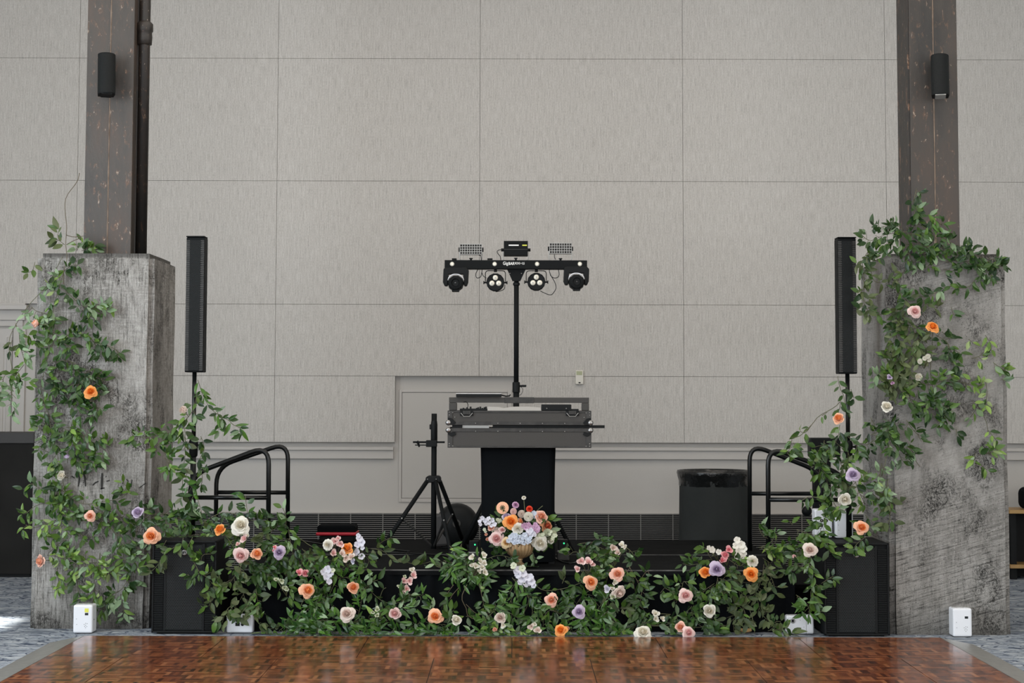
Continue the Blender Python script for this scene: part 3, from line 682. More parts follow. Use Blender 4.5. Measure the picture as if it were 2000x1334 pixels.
# bracket bar above
YR=YC+.06
def px_(x,y,Y=YC): return P(x,y,Y)
a=px_(877,776,YR); b=px_(1150.5,787,YR); zt2=U0[3]
rk=empty('bracket_bar',((a.x+b.x)/2,YR,zt2),'grey square metal bar on two legs across top of flight case','bracket bar')
MB().box(a.x,b.x,YR,YR+.04,b.z,a.z).build('crossbar',M['caseg'],rk,bevel=.002)
MB().box(px_(985,780,YR).x,px_(1043,780,YR).x,YR-.003,YR+.043,b.z-.003,a.z+.002).build('sleeve',M['casem'],rk,bevel=.002)
for x0_,x1_ in ((877,892.5),(1136,1150.5)):
    MB().box(px_(x0_,790,YR).x,px_(x1_,790,YR).x,YR,YR+.04,zt2,b.z).build('leg',M['caseg'],rk,bevel=.006)
a=px_(891,768,YR); b=px_(979.5,776,YR)
sb=empty('tablet_case',((a.x+b.x)/2,YR+.02,a.z-.03),'flat black case with silver rim lying on the grey bracket bar','case')
z0_=px_(891,776,YR).z+.0005; z1_=z0_+.028
MB().box(a.x,b.x,YR-.03,YR+.13,z0_,z1_-.005).build('body',M['plastic'],sb,bevel=.004)
MB().box(a.x,b.x,YR-.031,YR+.13,z1_-.006,z1_).build('rim',M['chrome'],sb,bevel=.001)
MB().tube([(b.x,YR,z0_+.015),(b.x+.03,YR,z0_+.008),(b.x+.055,YR,z0_+.010),(b.x+.062,YR,z0_+.02)],.005,8).build('handle',M['plastic'],sb)
# things on the upper case
yk=YC+.03
a=px_(1058,790,yk); b=px_(1116,802,yk)
lp=empty('mixer',((a.x+b.x)/2,yk+.1,zt2),'black mixer box standing on the upper flight case under bracket bar','mixer')
MB().box(a.x,b.x,yk,yk+.22,zt2,a.z).build('body',M['plastic'],lp,bevel=.005)
MB().ball((a.x+.035,yk-.001,zt2+.015),.005,8).ball((b.x-.035,yk-.001,zt2+.015),.005,8).build('screws',M['chrome'],lp)
MB().box(b.x,b.x+.05,yk+.01,yk+.2,zt2,zt2+.012).build('side_wing',M['plastic'],lp)
a=px_(952,796,yk)
dc=empty('dust_cover',(a.x,yk+.1,zt2),'translucent grey dust cover over gear on the flight case','cover')
pr_=[(px_(x,y,yk).x,px_(x,y,yk).z) for x,y in ((952,801),(953,794),(975,795),(985,797),(1000,794.5),(1030,794),(1056,796),(1057,801))]
pr_=[(x,max(z,zt2)) for x,z in pr_]; pr_[0]=(pr_[0][0],zt2); pr_[-1]=(pr_[-1][0],zt2)
MB().prism(pr_,yk,yk+.25).build('cover_shell',M['dust'],dc)
ct=empty('dj_controller',(px_(925,800,yk).x,yk+.1,zt2),'black DJ controller with small knobs on left half of flight case','controller')
a=px_(898,798,yk); b=px_(951,798,yk)
MB().box(a.x,b.x,yk,yk+.24,zt2,zt2+.013).build('deck',M['plastic'],ct,bevel=.002)
m=MB()
for i,x in enumerate((905,912,919,931,934,938,942,946,949)): 
    q=px_(x,800,yk); m.cyl((q.x,yk+.02,zt2+.013),(q.x,yk+.02,zt2+.019+.004*(i%3)),.006,10)
m.build('knobs',M['plastic'],ct)
pc=[px_(905,786,yk+.03),px_(910,784.5,yk+.03),px_(914,790,yk+.03),px_(913,797,yk+.03),px_(911,801,yk+.03)]; pc[-1].z=zt2+.013
MB().tube(smooth(pc),.0028,8).build('patch_cable',M['gloss'],ct)
# ---------------------------------------------------------------- lighting stand with T-bar
YT_=13.0
def V(x,y,Y=YT_): return P(x,y,Y)
ls=empty('lighting_stand',(V(1008.5,800).x,YT_,ZS),'tall black tripod lighting stand behind the flight cases','stand')
xp=V(1008.5,600).x
MB().cyl((xp,YT_,V(0,770).z),(xp,YT_,V(0,526).z),.0185,18).build('upper_tube',M['black'],ls,smooth=True)
MB().cyl((xp,YT_,ZS+.1),(xp,YT_,V(0,750).z),.0225,18).build('lower_tube',M['black'],ls,smooth=True)
MB().lathe([(.02,0),(.026,.005),(.026,.02),(.02,.025)],(xp,YT_,V(0,556).z),16).build('collar',M['plastic'],ls)
q=V(1014,754); k_=MB().lathe([(.023,-.05),(.028,-.045),(.028,.025),(.023,.03)],(xp,YT_,q.z),18).build('clamp',M['plastic'],ls)
MB().cyl((xp+.02,YT_,q.z),(V(1027,754).x,YT_,q.z),.008,10).box(V(1019,754).x,V(1028,754).x,YT_-.01,YT_+.01,q.z-.006,q.z+.009).build('clamp_knob',M['plastic'],k_)
MB().tube(smooth([Vector((xp+.03,YT_-.01,q.z)),V(1021,761),V(1018,770),V(1013,772)]),.002,6).build('safety_cord',M['gloss'],k_)
zh=ZS+.75
MB().lathe([(.024,-.03),(.05,-.03),(.05,.02),(.024,.03)],(xp,YT_,zh),16).build('leg_hub',M['plastic'],ls)
for ang in (205,-25,90):
    c_,s_=math.cos(R(ang)),math.sin(R(ang)); MB().tube([(xp+.04*c_,YT_+.04*s_,zh),(xp+.46*c_,YT_+.46*s_,ZS+.012)],.0165,12).build('leg',M['black'],ls,smooth=True)
    MB().tube([(xp+.02*c_,YT_+.02*s_,ZS+.15),(xp+.27*c_,YT_+.27*s_,ZS+.33)],.007,8).build('brace',M['black'],ls)
tb=empty('light_bar',(V(1007.5,516).x,YT_-.03,V(0,524).z),'long black light bar with white lettering on top of lighting stand','light bar')
def rb(x0,x1,y0,y1,d0,d1):   # box from pixels on the light-bar plane
    a=V(x0,y0); b=V(x1,y1); return MB().box(a.x,b.x,YT_+d0,YT_+d1,b.z,a.z)
bz0,bz1=V(0,524.5).z,V(0,507.5).z; bx0,bx1=V(869,516).x,V(1146,516).x
BR=MB().box(bx0,bx1,YT_-.07,YT_+.03,bz0,bz1).build('bar_body',M['black'],tb,bevel=.003)
for x in (883,966,1049,1132.5):
    q=V(x,515.5,YT_-.07); e=MB().lathe([(0,.006),(.010,.005),(.0145,.0)],q,18,'Y').build('led_strobe',M['lens'],tb)
    MB().lathe([(.0145,0),(.017,.004),(.017,-.002)],q,18,'Y').build('led_ring',M['silver'],e)
a,b,c,d_=V(989.5,524.5),V(1028,524.5),V(1016,550),V(1001,550)
MB().prism([(a.x,a.z),(b.x,b.z),(c.x,c.z),(d_.x,d_.z)],YT_-.035,YT_-.028).build('gusset_plate',M['black'],tb,bevel=.002)
m=MB()
for x in (996,1018.5): q=V(x,534,YT_-.036); m.ball(q,.004,8)
m.build('bolts',M['silver'],tb)
for x0,x1 in ((883,892),(952,962)): rb(x0,x1,505.5,508,-.05,0).build('knob',M['plastic'],tb)
tx=bpy.data.curves.new('lettering','FONT'); tx.body='GigBAR MOVE + ILS'; tx.size=.046; tx.extrude=.0006; tx.align_x='CENTER'; tx.align_y='CENTER'
def addtext(body,size,loc,mt,par,name='lettering',w=None,bold=0):
    tx=bpy.data.curves.new(name,'FONT'); tx.body=body; tx.size=size; tx.extrude=.0005; tx.align_x='CENTER'; tx.align_y='CENTER'; tx.offset=bold
    t=bpy.data.objects.new(name+'_tmp',tx); C.objects.link(t); bpy.context.view_layer.update()
    me=bpy.data.meshes.new_from_object(t.evaluated_get(bpy.context.evaluated_depsgraph_get())); bpy.data.objects.remove(t)
    me.materials.clear(); me.materials.append(mt)
    if w:
        xs_=[v.co.x for v in me.vertices]; k=w/(max(xs_)-min(xs_))
        for v in me.vertices: v.co.x*=k
    o=bpy.data.objects.new(name,me); C.objects.link(o); o.parent=par; o.location=Vector(loc)-Vector(par.location); o.rotation_euler=(PI/2,0,0); return o
addtext('Gig',.034,V(987.2,514.5,YT_-.0715),M['lettering'],tb,w=.038,bold=.0003)
addtext('BAR',.030,V(998.8,515,YT_-.0715),M['lettering'],tb,w=.045,bold=.0005)
addtext('MOVE + ILS',.024,V(1014.8,514.6,YT_-.0715),M['lettering'],tb,w=.072,bold=.0002)
# moving heads
def head(cx,cy,lab):
    q=V(cx,cy,YT_-.04); o=empty('moving_head_light',(q.x,q.y,bz0),lab,'stage light'); s=1/261.
    top=bz0-.004
    MB().cyl((q.x,q.y,bz0),(q.x,q.y,top-.006),.022,16).build('base_mount',M['plastic'],o)
    def X(dx): return q.x+dx*s
    def Z(dy): return q.z-dy*s
    yk_=MB().prism([(X(-24),Z(-26)),(X(-20),Z(-29)),(X(20),Z(-29)),(X(25),Z(-24)),(X(24),Z(0)),(X(21),Z(7)),(X(16),Z(7)),(X(14),Z(-16)),(X(-14),Z(-16)),(X(-16),Z(7)),(X(-22),Z(7)),(X(-25),Z(0))],q.y-.04,q.y+.045)
    yk_.build('yoke',M['plastic'],o,bevel=.005)
    h=MB(); rr=[(.0,-.085),(.030,-.085),(.056,-.06),(.062,0),(.060,.045),(.050,.075),(.046,.085),(.036,.085)]
    h.lathe([(r,-z) for r,z in [(a_,b_) for a_,b_ in rr]] ,(q.x,q.y-.02,Z(2)),10,'Y'); 
    h.v=[v for v in h.v]; h.build('head',M['plastic'],o,bevel=.004)
    ring=MB().lathe([(.048,-.0),(.048,.012),(.030,.016),(.028,.008)],(q.x,q.y-.085-.02,Z(2)),24,'Y'); ring.build('lens_hood',M['black'],o,smooth=False)
    MB().lathe([(0,.006),(.018,.002),(.030,-.01),(.030,-.03),(0,-.03)],(q.x,q.y-.1,Z(2)),24,'Y').build('lens',M['glassd'],o,smooth=True)
    arc=MB().tube([(X(17*math.cos(R(t))),q.y-.035,Z(2-18*math.sin(R(t)))) for t in range(20,161,10)],.0045,8); arc.build('white_trim',M['whiteb'],o)
    MB().box(X(-7),X(7),q.y-.1,q.y-.02,Z(19),Z(15)).build('bottom_fin',M['plastic'],o,bevel=.003)
head(890.5,552,'black moving head light hanging from the left end of light bar')
head(1125.5,550,'black moving head light hanging from the right end of light bar')
def par(cx,cy,lab):
    q=V(cx,cy,YT_-.02); o=empty('par_light',(q.x,q.y,bz0),lab,'stage light'); s=1/261.
    MB().lathe([(0,-.07),(.05,-.07),(.068,-.03),(.068,.012),(.062,.018),(0,.012)],q,14,'Y').build('housing',M['plastic'],o,bevel=.002)
    m=MB()
    for j in range(14):
        a_=2*PI*j/14; m.box(q.x+.062*math.cos(a_)-.004,q.x+.062*math.cos(a_)+.004,q.y-.021,q.y-.016,q.z+.062*math.sin(a_)-.004,q.z+.062*math.sin(a_)+.004)
    m.build('rim_clips',M['black'],o)
    for dx,dy in ((0,-9),(-6.7,2),(6.7,2)):
        l=MB().lathe([(0,.008),(.010,.007),(.019,.002),(.0205,-.004)],(q.x+dx*s,q.y-.016,q.z-dy*s),20,'Y').build('lens',M['lens'],o,smooth=True)
        MB().lathe([(0,.0015),(.005,.0015),(.005,0)],(q.x+dx*s,q.y-.0245,q.z-dy*s),12,'Y').build('led',M['silver'],l)
    hw=.075; pts=corner([Vector((q.x-hw,q.y+.03,q.z)),Vector((q.x-hw,q.y+.03,bz0-.008)),Vector((q.x+hw,q.y+.03,bz0-.008)),Vector((q.x+hw,q.y+.03,q.z))],.025)
    MB().tube(pts,.003,8).build('bracket',M['plastic'],o)
    MB().cyl((q.x,q.y+.03,bz0),(q.x,q.y+.03,bz0-.018),.012,12).build('mount_knob',M['plastic'],o)
    for sg in (-1,1): MB().tube([(q.x+sg*.066,q.y+.03,q.z),(q.x+sg*.082,q.y+.03,q.z),(q.x+sg*.084,q.y+.03,q.z),(q.x+sg*.09,q.y+.03,q.z)],[.006,.006,.013,.013],12).build('side_knob',M['plastic'],o)
par(967.5,551.5,'round black par light with three lenses left of the stand pole')
par(1047.5,550.5,'round black par light with three lenses right of the stand pole')
def derby(x0,x1,y0,y1,lab):
    a=V(x0,y0,YT_-.05); b=V(x1,y1,YT_-.05); o=empty('derby_light',((a.x+b.x)/2,YT_-.02,bz1),lab,'stage light')
    MB().box(a.x,b.x,YT_-.045,YT_+.03,b.z,a.z).build('housing',M['plastic'],o)
    m=MB(); nx,nz=9,4
    for i in range(nx):
        for j in range(nz):
            x=a.x+(b.x-a.x)*(i+.5)/nx; z=b.z+(a.z-b.z)*(j+.5)/nz; r=.0075 if (i+j)%3 else .0045
            m.lathe([(0,.004),(r*.7,.003),(r,0)],(x,YT_-.045,z),8,'Y')
    m.build('lens_grid',M['caseg'],o)
    m=MB()
    for i in range(nx+1): x=a.x+(b.x-a.x)*i/nx; m.box(x-.0018,x+.0018,YT_-.052,YT_-.044,b.z,a.z)
    for j in range(nz+1): z=b.z+(a.z-b.z)*j/nz; m.box(a.x,b.x,YT_-.051,YT_-.044,z-.0018,z+.0018)
    m.build('lattice',M['silver'],o)
    for x,sg in ((a.x,-1),(b.x,1)): MB().cyl((x,YT_-.01,(a.z+b.z)/2),(x+sg*.012,YT_-.01,(a.z+b.z)/2),.017,12).build('side_knob',M['plastic'],o)
    MB().tube(corner([Vector((a.x-.003,YT_-.01,(a.z+b.z)/2)),Vector((a.x-.003,YT_-.01,bz1+.002)),Vector((b.x+.003,YT_-.01,bz1+.002)),Vector((b.x+.003,YT_-.01,(a.z+b.z)/2))],.02),.003,8).build('bracket',M['silver'],o)
    MB().tube([((a.x+b.x)/2,YT_-.01,bz1),((a.x+b.x)/2,YT_-.01,bz1+.012),((a.x+b.x)/2,YT_-.01,bz1+.013),((a.x+b.x)/2,YT_-.01,bz1+.02)],[.008,.008,.014,.014],12).build('mount_knob',M['plastic'],o)
derby(898.5,941,477,496.5,'silver-gridded derby light on left part of the light bar top')
derby(1073.5,1116.5,475,495,'silver-gridded derby light on right part of the light bar top')
a=V(984,470.5,YT_-.06); b=V(1031,499,YT_-.06); lz=empty('laser_light',((a.x+b.x)/2,YT_-.02,bz1),'black box laser light with yellow label in the middle of light bar','stage light')
mid=V(0,485,YT_-.06).z
MB().box(a.x,b.x,YT_-.06,YT_+.05,b.z,a.z).build('housing',M['black'],lz,bevel=.002)
MB().box(a.x,b.x,YT_-.064,YT_-.058,mid-.002,mid+.002).build('ridge',M['casem'],lz)
MB().box(V(993.5,476).x,V(1013,476).x,YT_-.062,YT_-.059,V(0,478,YT_-.06).z,V(0,475.8,YT_-.06).z).build('white_window',M['lettering'],lz)
MB().box(V(1020,476).x,V(1029,476).x,YT_-.062,YT_-.059,V(0,478,YT_-.06).z,V(0,475.8,YT_-.06).z).build('yellow_label',M['yellow'],lz)
MB().tube(corner([Vector((a.x-.006,YT_-.01,mid)),Vector((a.x-.006,YT_-.01,bz1+.002)),Vector((b.x+.006,YT_-.01,bz1+.002)),Vector((b.x+.006,YT_-.01,mid))],.02),.003,8).build('bracket',M['silver'],lz)
for x,sg in ((a.x,-1),(b.x,1)): MB().cyl((x,YT_-.01,mid),(x+sg*.02,YT_-.01,mid),.012,12).build('side_knob',M['plastic'],lz)
MB().tube([((a.x+b.x)/2,YT_-.01,bz1),((a.x+b.x)/2,YT_-.01,bz1+.015),((a.x+b.x)/2,YT_-.01,bz1+.016),((a.x+b.x)/2,YT_-.01,bz1+.022)],[.008,.008,.014,.014],12).build('mount_knob',M['plastic'],lz)
for pts,lab in (([(983,488),(976,488),(971,491),(973,496),(977,501),(978,508)],'black cable from laser light down to the light bar'),
  ([(930,497),(938,499),(940,504),(940,509)],'black cable under the left derby light'),([(1083,497),(1083,502),(1085,507)],'black cable under the right derby light'),
  ([(935,524),(930,533),(930,541),(934,543),(939,540),(941,532),(942,524)],'looped black cable left under light bar'),
  ([(941,532),(944,539),(950,543)],'short black cable reaching the left par light'),
  ([(986,556),(985,564),(978,568),(968,570)],'black cable end below the left par light'),
  ([(1074,524),(1073,530),(1077,540),(1083,550),(1086,562),(1081,572),(1075,576),(1065,573),(1055,568)],'long looping black cable right par light to bar'),
  ([(1074,532),(1076,539),(1083,543),(1090,541),(1092,535),(1090,524)],'black cable loop near the right moving head light')):
    tag(MB().tube(smooth([V(x,y,YT_-.02) for x,y in pts]),.0028,8).build('cable',M['gloss'],smooth=True),lab,'cable')
# ---------------------------------------------------------------- empty speaker tripod
Y2=12.55
tp=empty('tripod_stand',(P(848,1075,Y2).x,Y2,ZS),'empty black speaker tripod with clamped side arm left of the flight cases','tripod')
def T(x,y,Y=Y2): return P(x,y,Y)
xq=T(847.6,900).x
MB().cyl((xq,Y2,T(0,1070).z),(xq,Y2,T(0,806).z),.0195,18).build('main_tube',M['black'],tp,smooth=True)
MB().lathe([(.020,T(0,862).z),(.024,T(0,860).z),(.024,T(0,827).z),(.0215,T(0,822).z),(.0205,T(0,820).z)],(xq,Y2,0),18).build('sleeve',M['plastic'],tp,smooth=True)
MB().box(T(839,830).x,xq-.015,Y2-.012,Y2+.012,T(0,837).z,T(0,827).z).build('knob',M['plastic'],tp,bevel=.004)
hb=MB().prism([(T(831,940).x,T(0,941).z),(T(832,930).x,T(0,930).z),(T(838,927).x,T(0,927).z),(T(858,927).x,T(0,927).z),(T(861.5,931).x,T(0,931).z),(T(861.5,939).x,T(0,940).z)],Y2-.045,Y2+.045).build('leg_hub',M['plastic'],tp,bevel=.006)
MB().ball(T(835,936,Y2-.047),.004,8).ball(T(852,936,Y2-.047),.004,8).build('bolts',M['silver'],hb)
MB().box(T(837,0).x,T(858,0).x,Y2-.035,Y2+.035,T(0,871).z,T(0,858).z).build('clamp',M['plastic'],tp,bevel=.005)
MB().box(T(812,0).x,T(873,0).x,Y2-.03,Y2-.005,T(0,863.5).z,T(0,860).z).build('side_arm',M['black'],tp,bevel=.002)
MB().tube([T(814,862,Y2-.02),T(817,866,Y2-.02),T(819,873,Y2-.02)],[.012,.009,.006],8).box(T(816,0).x,T(838,0).x,Y2-.025,Y2-.01,T(0,868.5).z,T(0,866.5).z).build('arm_hook',M['black'],tp)
legs=[((834,940),(736,1087),Y2-.04,12.42,.0185),((851,940),(884,1098),Y2-.05,12.05,.0165),((859,940),(908,1066),Y2+.05,13.05,.0185)]
for (x0,y0),(x1,y1),ya,yb,r_ in legs:
    a=P(x0,y0,ya); b=P(x1,y1,yb); b.z=max(b.z,ZS+.02)
    l=MB().tube([a,b],r_*.85,12).build('leg',M['black'],tp,smooth=True)
    e=b+(a-b).normalized()*.07; MB().tube([b-Vector((0,0,.018)),e],r_*1.05,12).build('rubber_foot',M['plastic'],l,smooth=True)
    mid_=a.lerp(b,.5); MB().tube([mid_,(xq,Y2,T(0,1067).z)],.008,8).build('brace',M['casem'],tp)
    MB().ball(mid_-Vector((0,.02,0)),.006,8).build('bolt',M['silver'],tp)
# black rounded drum shape of unclear type behind tripod, power boxes, red-edged seat, cables
c=P(893,1046,13.35); bf=empty('floor_blower',(c.x,13.35,ZS),'black rounded unidentified blower behind the tripod legs','blower')
MB().lathe([(0,-.14),(.10,-.14),(.155,-.10),(.165,0),(.155,.09),(.12,.13),(.03,.14),(0,.14)],(c.x,13.35,ZS+.17),28,'Y').build('drum_housing',M['plastic'],bf,smooth=True)
MB().lathe([(.018,.15),(.03,.15),(.03,.14)],(c.x+.0,13.35,ZS+.19),16,'Y').lathe([(0,.148),(.006,.152),(.012,.148)],(c.x,13.35,ZS+.19),12,'Y').build('badge',M['caseg'],bf)
MB().prism([(c.x-.19,ZS+.01),(c.x-.17,ZS+.25),(c.x-.10,ZS+.27),(c.x-.03,ZS+.20),(c.x-.06,ZS+.02)],13.22,13.30).build('side_scoop',M['darkrim'],bf,bevel=.02)
MB().box(c.x-.12,c.x+.12,13.25,13.45,ZS,ZS+.03).build('base',M['plastic'],bf,bevel=.005)
for x0,x1,y0,lab in ((913,937,1098,'small grey power box with lit green lamp left of the covered stand'),(1088,1112,1095,'small grey power box with lit green lamp right of the covered stand')):
    q=PZ(x0,y0,ZS); q2=PZ(x1,y0,ZS); o=empty('power_box',((q.x+q2.x)/2,q.y+.05,ZS),lab,'power box')
    MB().box(q.x,q2.x,q.y,q.y+.10,ZS,ZS+.062).build('casing',M['casem'],o,bevel=.006)
    MB().box(q.x+.006,q2.x-.006,q.y+.02,q.y+.095,ZS+.062,ZS+.066).build('top_plate',M['silver'],o)
    MB().box(q.x+.01,q2.x-.01,q.y+.06,q.y+.13,ZS+.062,ZS+.14).build('transformer',M['plastic'],o,bevel=.004)
    MB().ball((q.x+.05,q.y+.06,ZS+.115),.006,8).build('lamp',M['green_led'],o)
a=P(617,1053,13.8); b=P(697,1026,13.8)
se=empty('padded_stool',((a.x+b.x)/2,13.9,ZS),'black padded stool with a red band at the back of stage','stool')
zb_=P(0,1044,13.8).z
MB().box(a.x+.01,b.x-.01,13.78,14.02,zb_,b.z).build('cushion',M['cloth'],se,bevel=.018,seg=3)
MB().box(a.x+.002,b.x-.002,13.770,14.028,zb_-.002,zb_+.024).build('red_band',M['red'],se,bevel=.010,seg=3)
MB().box(a.x+.03,b.x-.02,13.79,14.01,ZS,zb_).build('base',M['plastic'],se,bevel=.01)
for pts,lab in (([(580,1087),(640,1086),(700,1080),(760,1079),(820,1082),(868,1085),(880,1088)],'black cable lying along the stage from the tripod foot'),
                ([(570,1052),(600,1058),(650,1066),(690,1072),(740,1072),(800,1077)],'black cable crossing the back of the stage'),
                ([(1060,1084),(1080,1088),(1100,1098),(1120,1100),(1135,1092)],'looped black cable beside the right power box')):
    q=[PZ(x,y,ZS+.006) for x,y in pts]; tag(MB().tube(smooth(q),.0055,8).build('cable',M['gloss'],smooth=True),lab,'cable')
# ---------------------------------------------------------------- bin with liner behind the stage
YBN=14.75; a=P(1326,1040,YBN); b=P(1463,1040,YBN); zr_=P(0,917,YBN).z; xb=(a.x+b.x)/2; rb_=(b.x-a.x)/2
bn=empty('trash_bin',(xb,YBN,0),'large round black trash bin with shiny plastic liner behind stage','trash bin')
m=MB(); n=64
prof=[(rb_*1.0,0),(rb_*1.0,.3),(rb_*.985,zr_*.7),(rb_*.975,zr_-.02)]
m.lathe(prof,(xb,YBN,0),n,flute=lambda q,i:.022*math.sin(q*7+1)*(1-i/4)); m.build('bin_cover',M['canv'],bn,smooth=True)
rn=random.Random(8); ph=[rn.random()*6 for _ in range(8)]
m=MB().lathe([(rb_*.97,zr_-.125),(rb_*.985,zr_-.12),(rb_*.985,zr_-.08),(rb_*1.03,zr_-.04),(rb_*1.045,zr_-.012),(rb_*1.03,zr_+.008),(rb_*.98,zr_+.008),(rb_*.95,zr_-.02),(rb_*.9,zr_-.3)],(xb,YBN,0),96,flute=lambda q,i:.006*math.sin(q*23+ph[i%8])+.004*math.sin(q*41+ph[(i+3)%8]))
m.build('liner',M['liner'],bn,smooth=True)
# dark slab of unclear type behind the right handrail, and side furniture
a=P(1580,855,13.6); b=P(1640,893,13.6); c=P(1588,1000,13.6)
hs=empty('dark_object',(c.x+.1,13.6,0),'dark unidentified trolley behind leaves right of the handrails','trolley')
MB().box(a.x,b.x,13.55,13.68,b.z,a.z).build('head_box',M['plastic'],hs,bevel=.01)
MB().box(c.x,c.x+.14,13.58,13.64,.05,b.z).build('upright_panel',M['plastic'],hs,bevel=.01)
for s in (0,1): MB().lathe([(0,-.02),(.05,-.02),(.05,.02),(0,.02)],(c.x+.02+.1*s,13.66,.05),20,'Y').build('wheel',M['plastic'],hs)
q=P(1580,1000,13.4); MB().ball((q.x,13.5,q.z),.04,14).build('round_handle',M['plastic'],hs,smooth=True)
a=PZ(56,1128); Yk=a.y; zt3=P(56,845,Yk).z; zr3=P(56,866,Yk).z
bx=empty('bar_counter',(-5,Yk+.25,0),'charcoal fabric-fronted bar counter behind the left pillar','counter')
MB().box(-6.4,a.x+.01,Yk+.012,Yk+.48,.03,zr3).build('front_panel',M['darkbox'],bx)
MB().box(-6.4,a.x+.02,Yk,Yk+.50,zr3,zt3).build('top_rim',M['darkrim'],bx,bevel=.004)
MB().box(-6.4,a.x,Yk+.03,Yk+.46,0,.03).build('plinth',M['plastic'],bx)
Y3=15.0; q=PZ(1990,1126)
x0=P(1976,1000,Y3).x; sh=empty('shelf_unit',(x0+.5,Y3+.2,0),'dark shelf unit with oak shelves at right edge behind the right pillar','shelf unit')
z1_=P(0,990,Y3).z-.01; z2_=P(0,1097,Y3).z-.01
for z in (z1_,z2_): MB().box(x0-.02,x0+1.4,Y3,Y3+.42,z-.03,z).build('shelf_board',M['oak'],sh,bevel=.003)
MB().box(x0,x0+1.38,Y3+.3,Y3+.40,0,z1_-.03).build('back_panel',M['plastic'],sh)
MB().box(x0,x0+.05,Y3+.05,Y3+.3,0,z1_-.03).build('side_panel',M['plastic'],sh)
q=P(2003,990,Y3); bg=empty('black_bag',(q.x+.06,Y3+.15,z1_),'rounded black bag on top of the oak shelf unit','bag')
MB().box(q.x,q.x+.30,Y3+.06,Y3+.26,z1_,z1_+.19).build('bag_body',M['cloth'],bg,bevel=.055,seg=4)
MB().tube(corner([Vector((q.x+.09,Y3+.16,z1_+.18)),Vector((q.x+.09,Y3+.16,z1_+.26)),Vector((q.x+.21,Y3+.16,z1_+.26)),Vector((q.x+.21,Y3+.16,z1_+.18))],.04),.009,8).build('handle',M['plastic'],bg)
# ---------------------------------------------------------------- leaves and vines
def leaf(mb,base,d,nrm,L,W,curl,fold,mi):
    d=d.normalized(); s=d.cross(nrm)
    if s.length<1e-4: s=d.orthogonal()
    s.normalize(); n=s.cross(d)
    vs=[base]; 
    for t,w_ in ((.18,.62),(.42,1.0),(.68,.80),(.87,.40)):
        c=base+d*(L*t)-n*(curl*L*t*t); e=s*(W*.5*w_)+n*(fold*W*.5*w_)
        vs+=[c-s*(W*.5*w_)+n*(fold*W*.5*w_),c,c+e]
    vs.append(base+d*L-n*(curl*L))
    fs=[(0,2,1),(0,3,2)]
    for i in range(3):
        a=1+3*i; fs+=[(a,a+1,a+4,a+3),(a+1,a+2,a+5,a+4)]
    fs+=[(10,11,13),(11,12,13)]
    mb.mi=mi; mb.add(vs,fs)
KIND={'G':(.073,.46),'D':(.074,.47),'P':(.074,.43),'Y':(.068,.43),'O':(.080,.46),'R':(.086,.30)}
def clampv(mb,ymax,zmin):
    for i,(x,y,z) in enumerate(mb.v):
        if callable(ymax): ym=ymax(x,z)
        else: ym=ymax
        if y>ym: y=ym-.002*((i%5))
        if z<zmin: z=zmin+.0015*(i%4)
        mb.v[i]=(x,y,z)
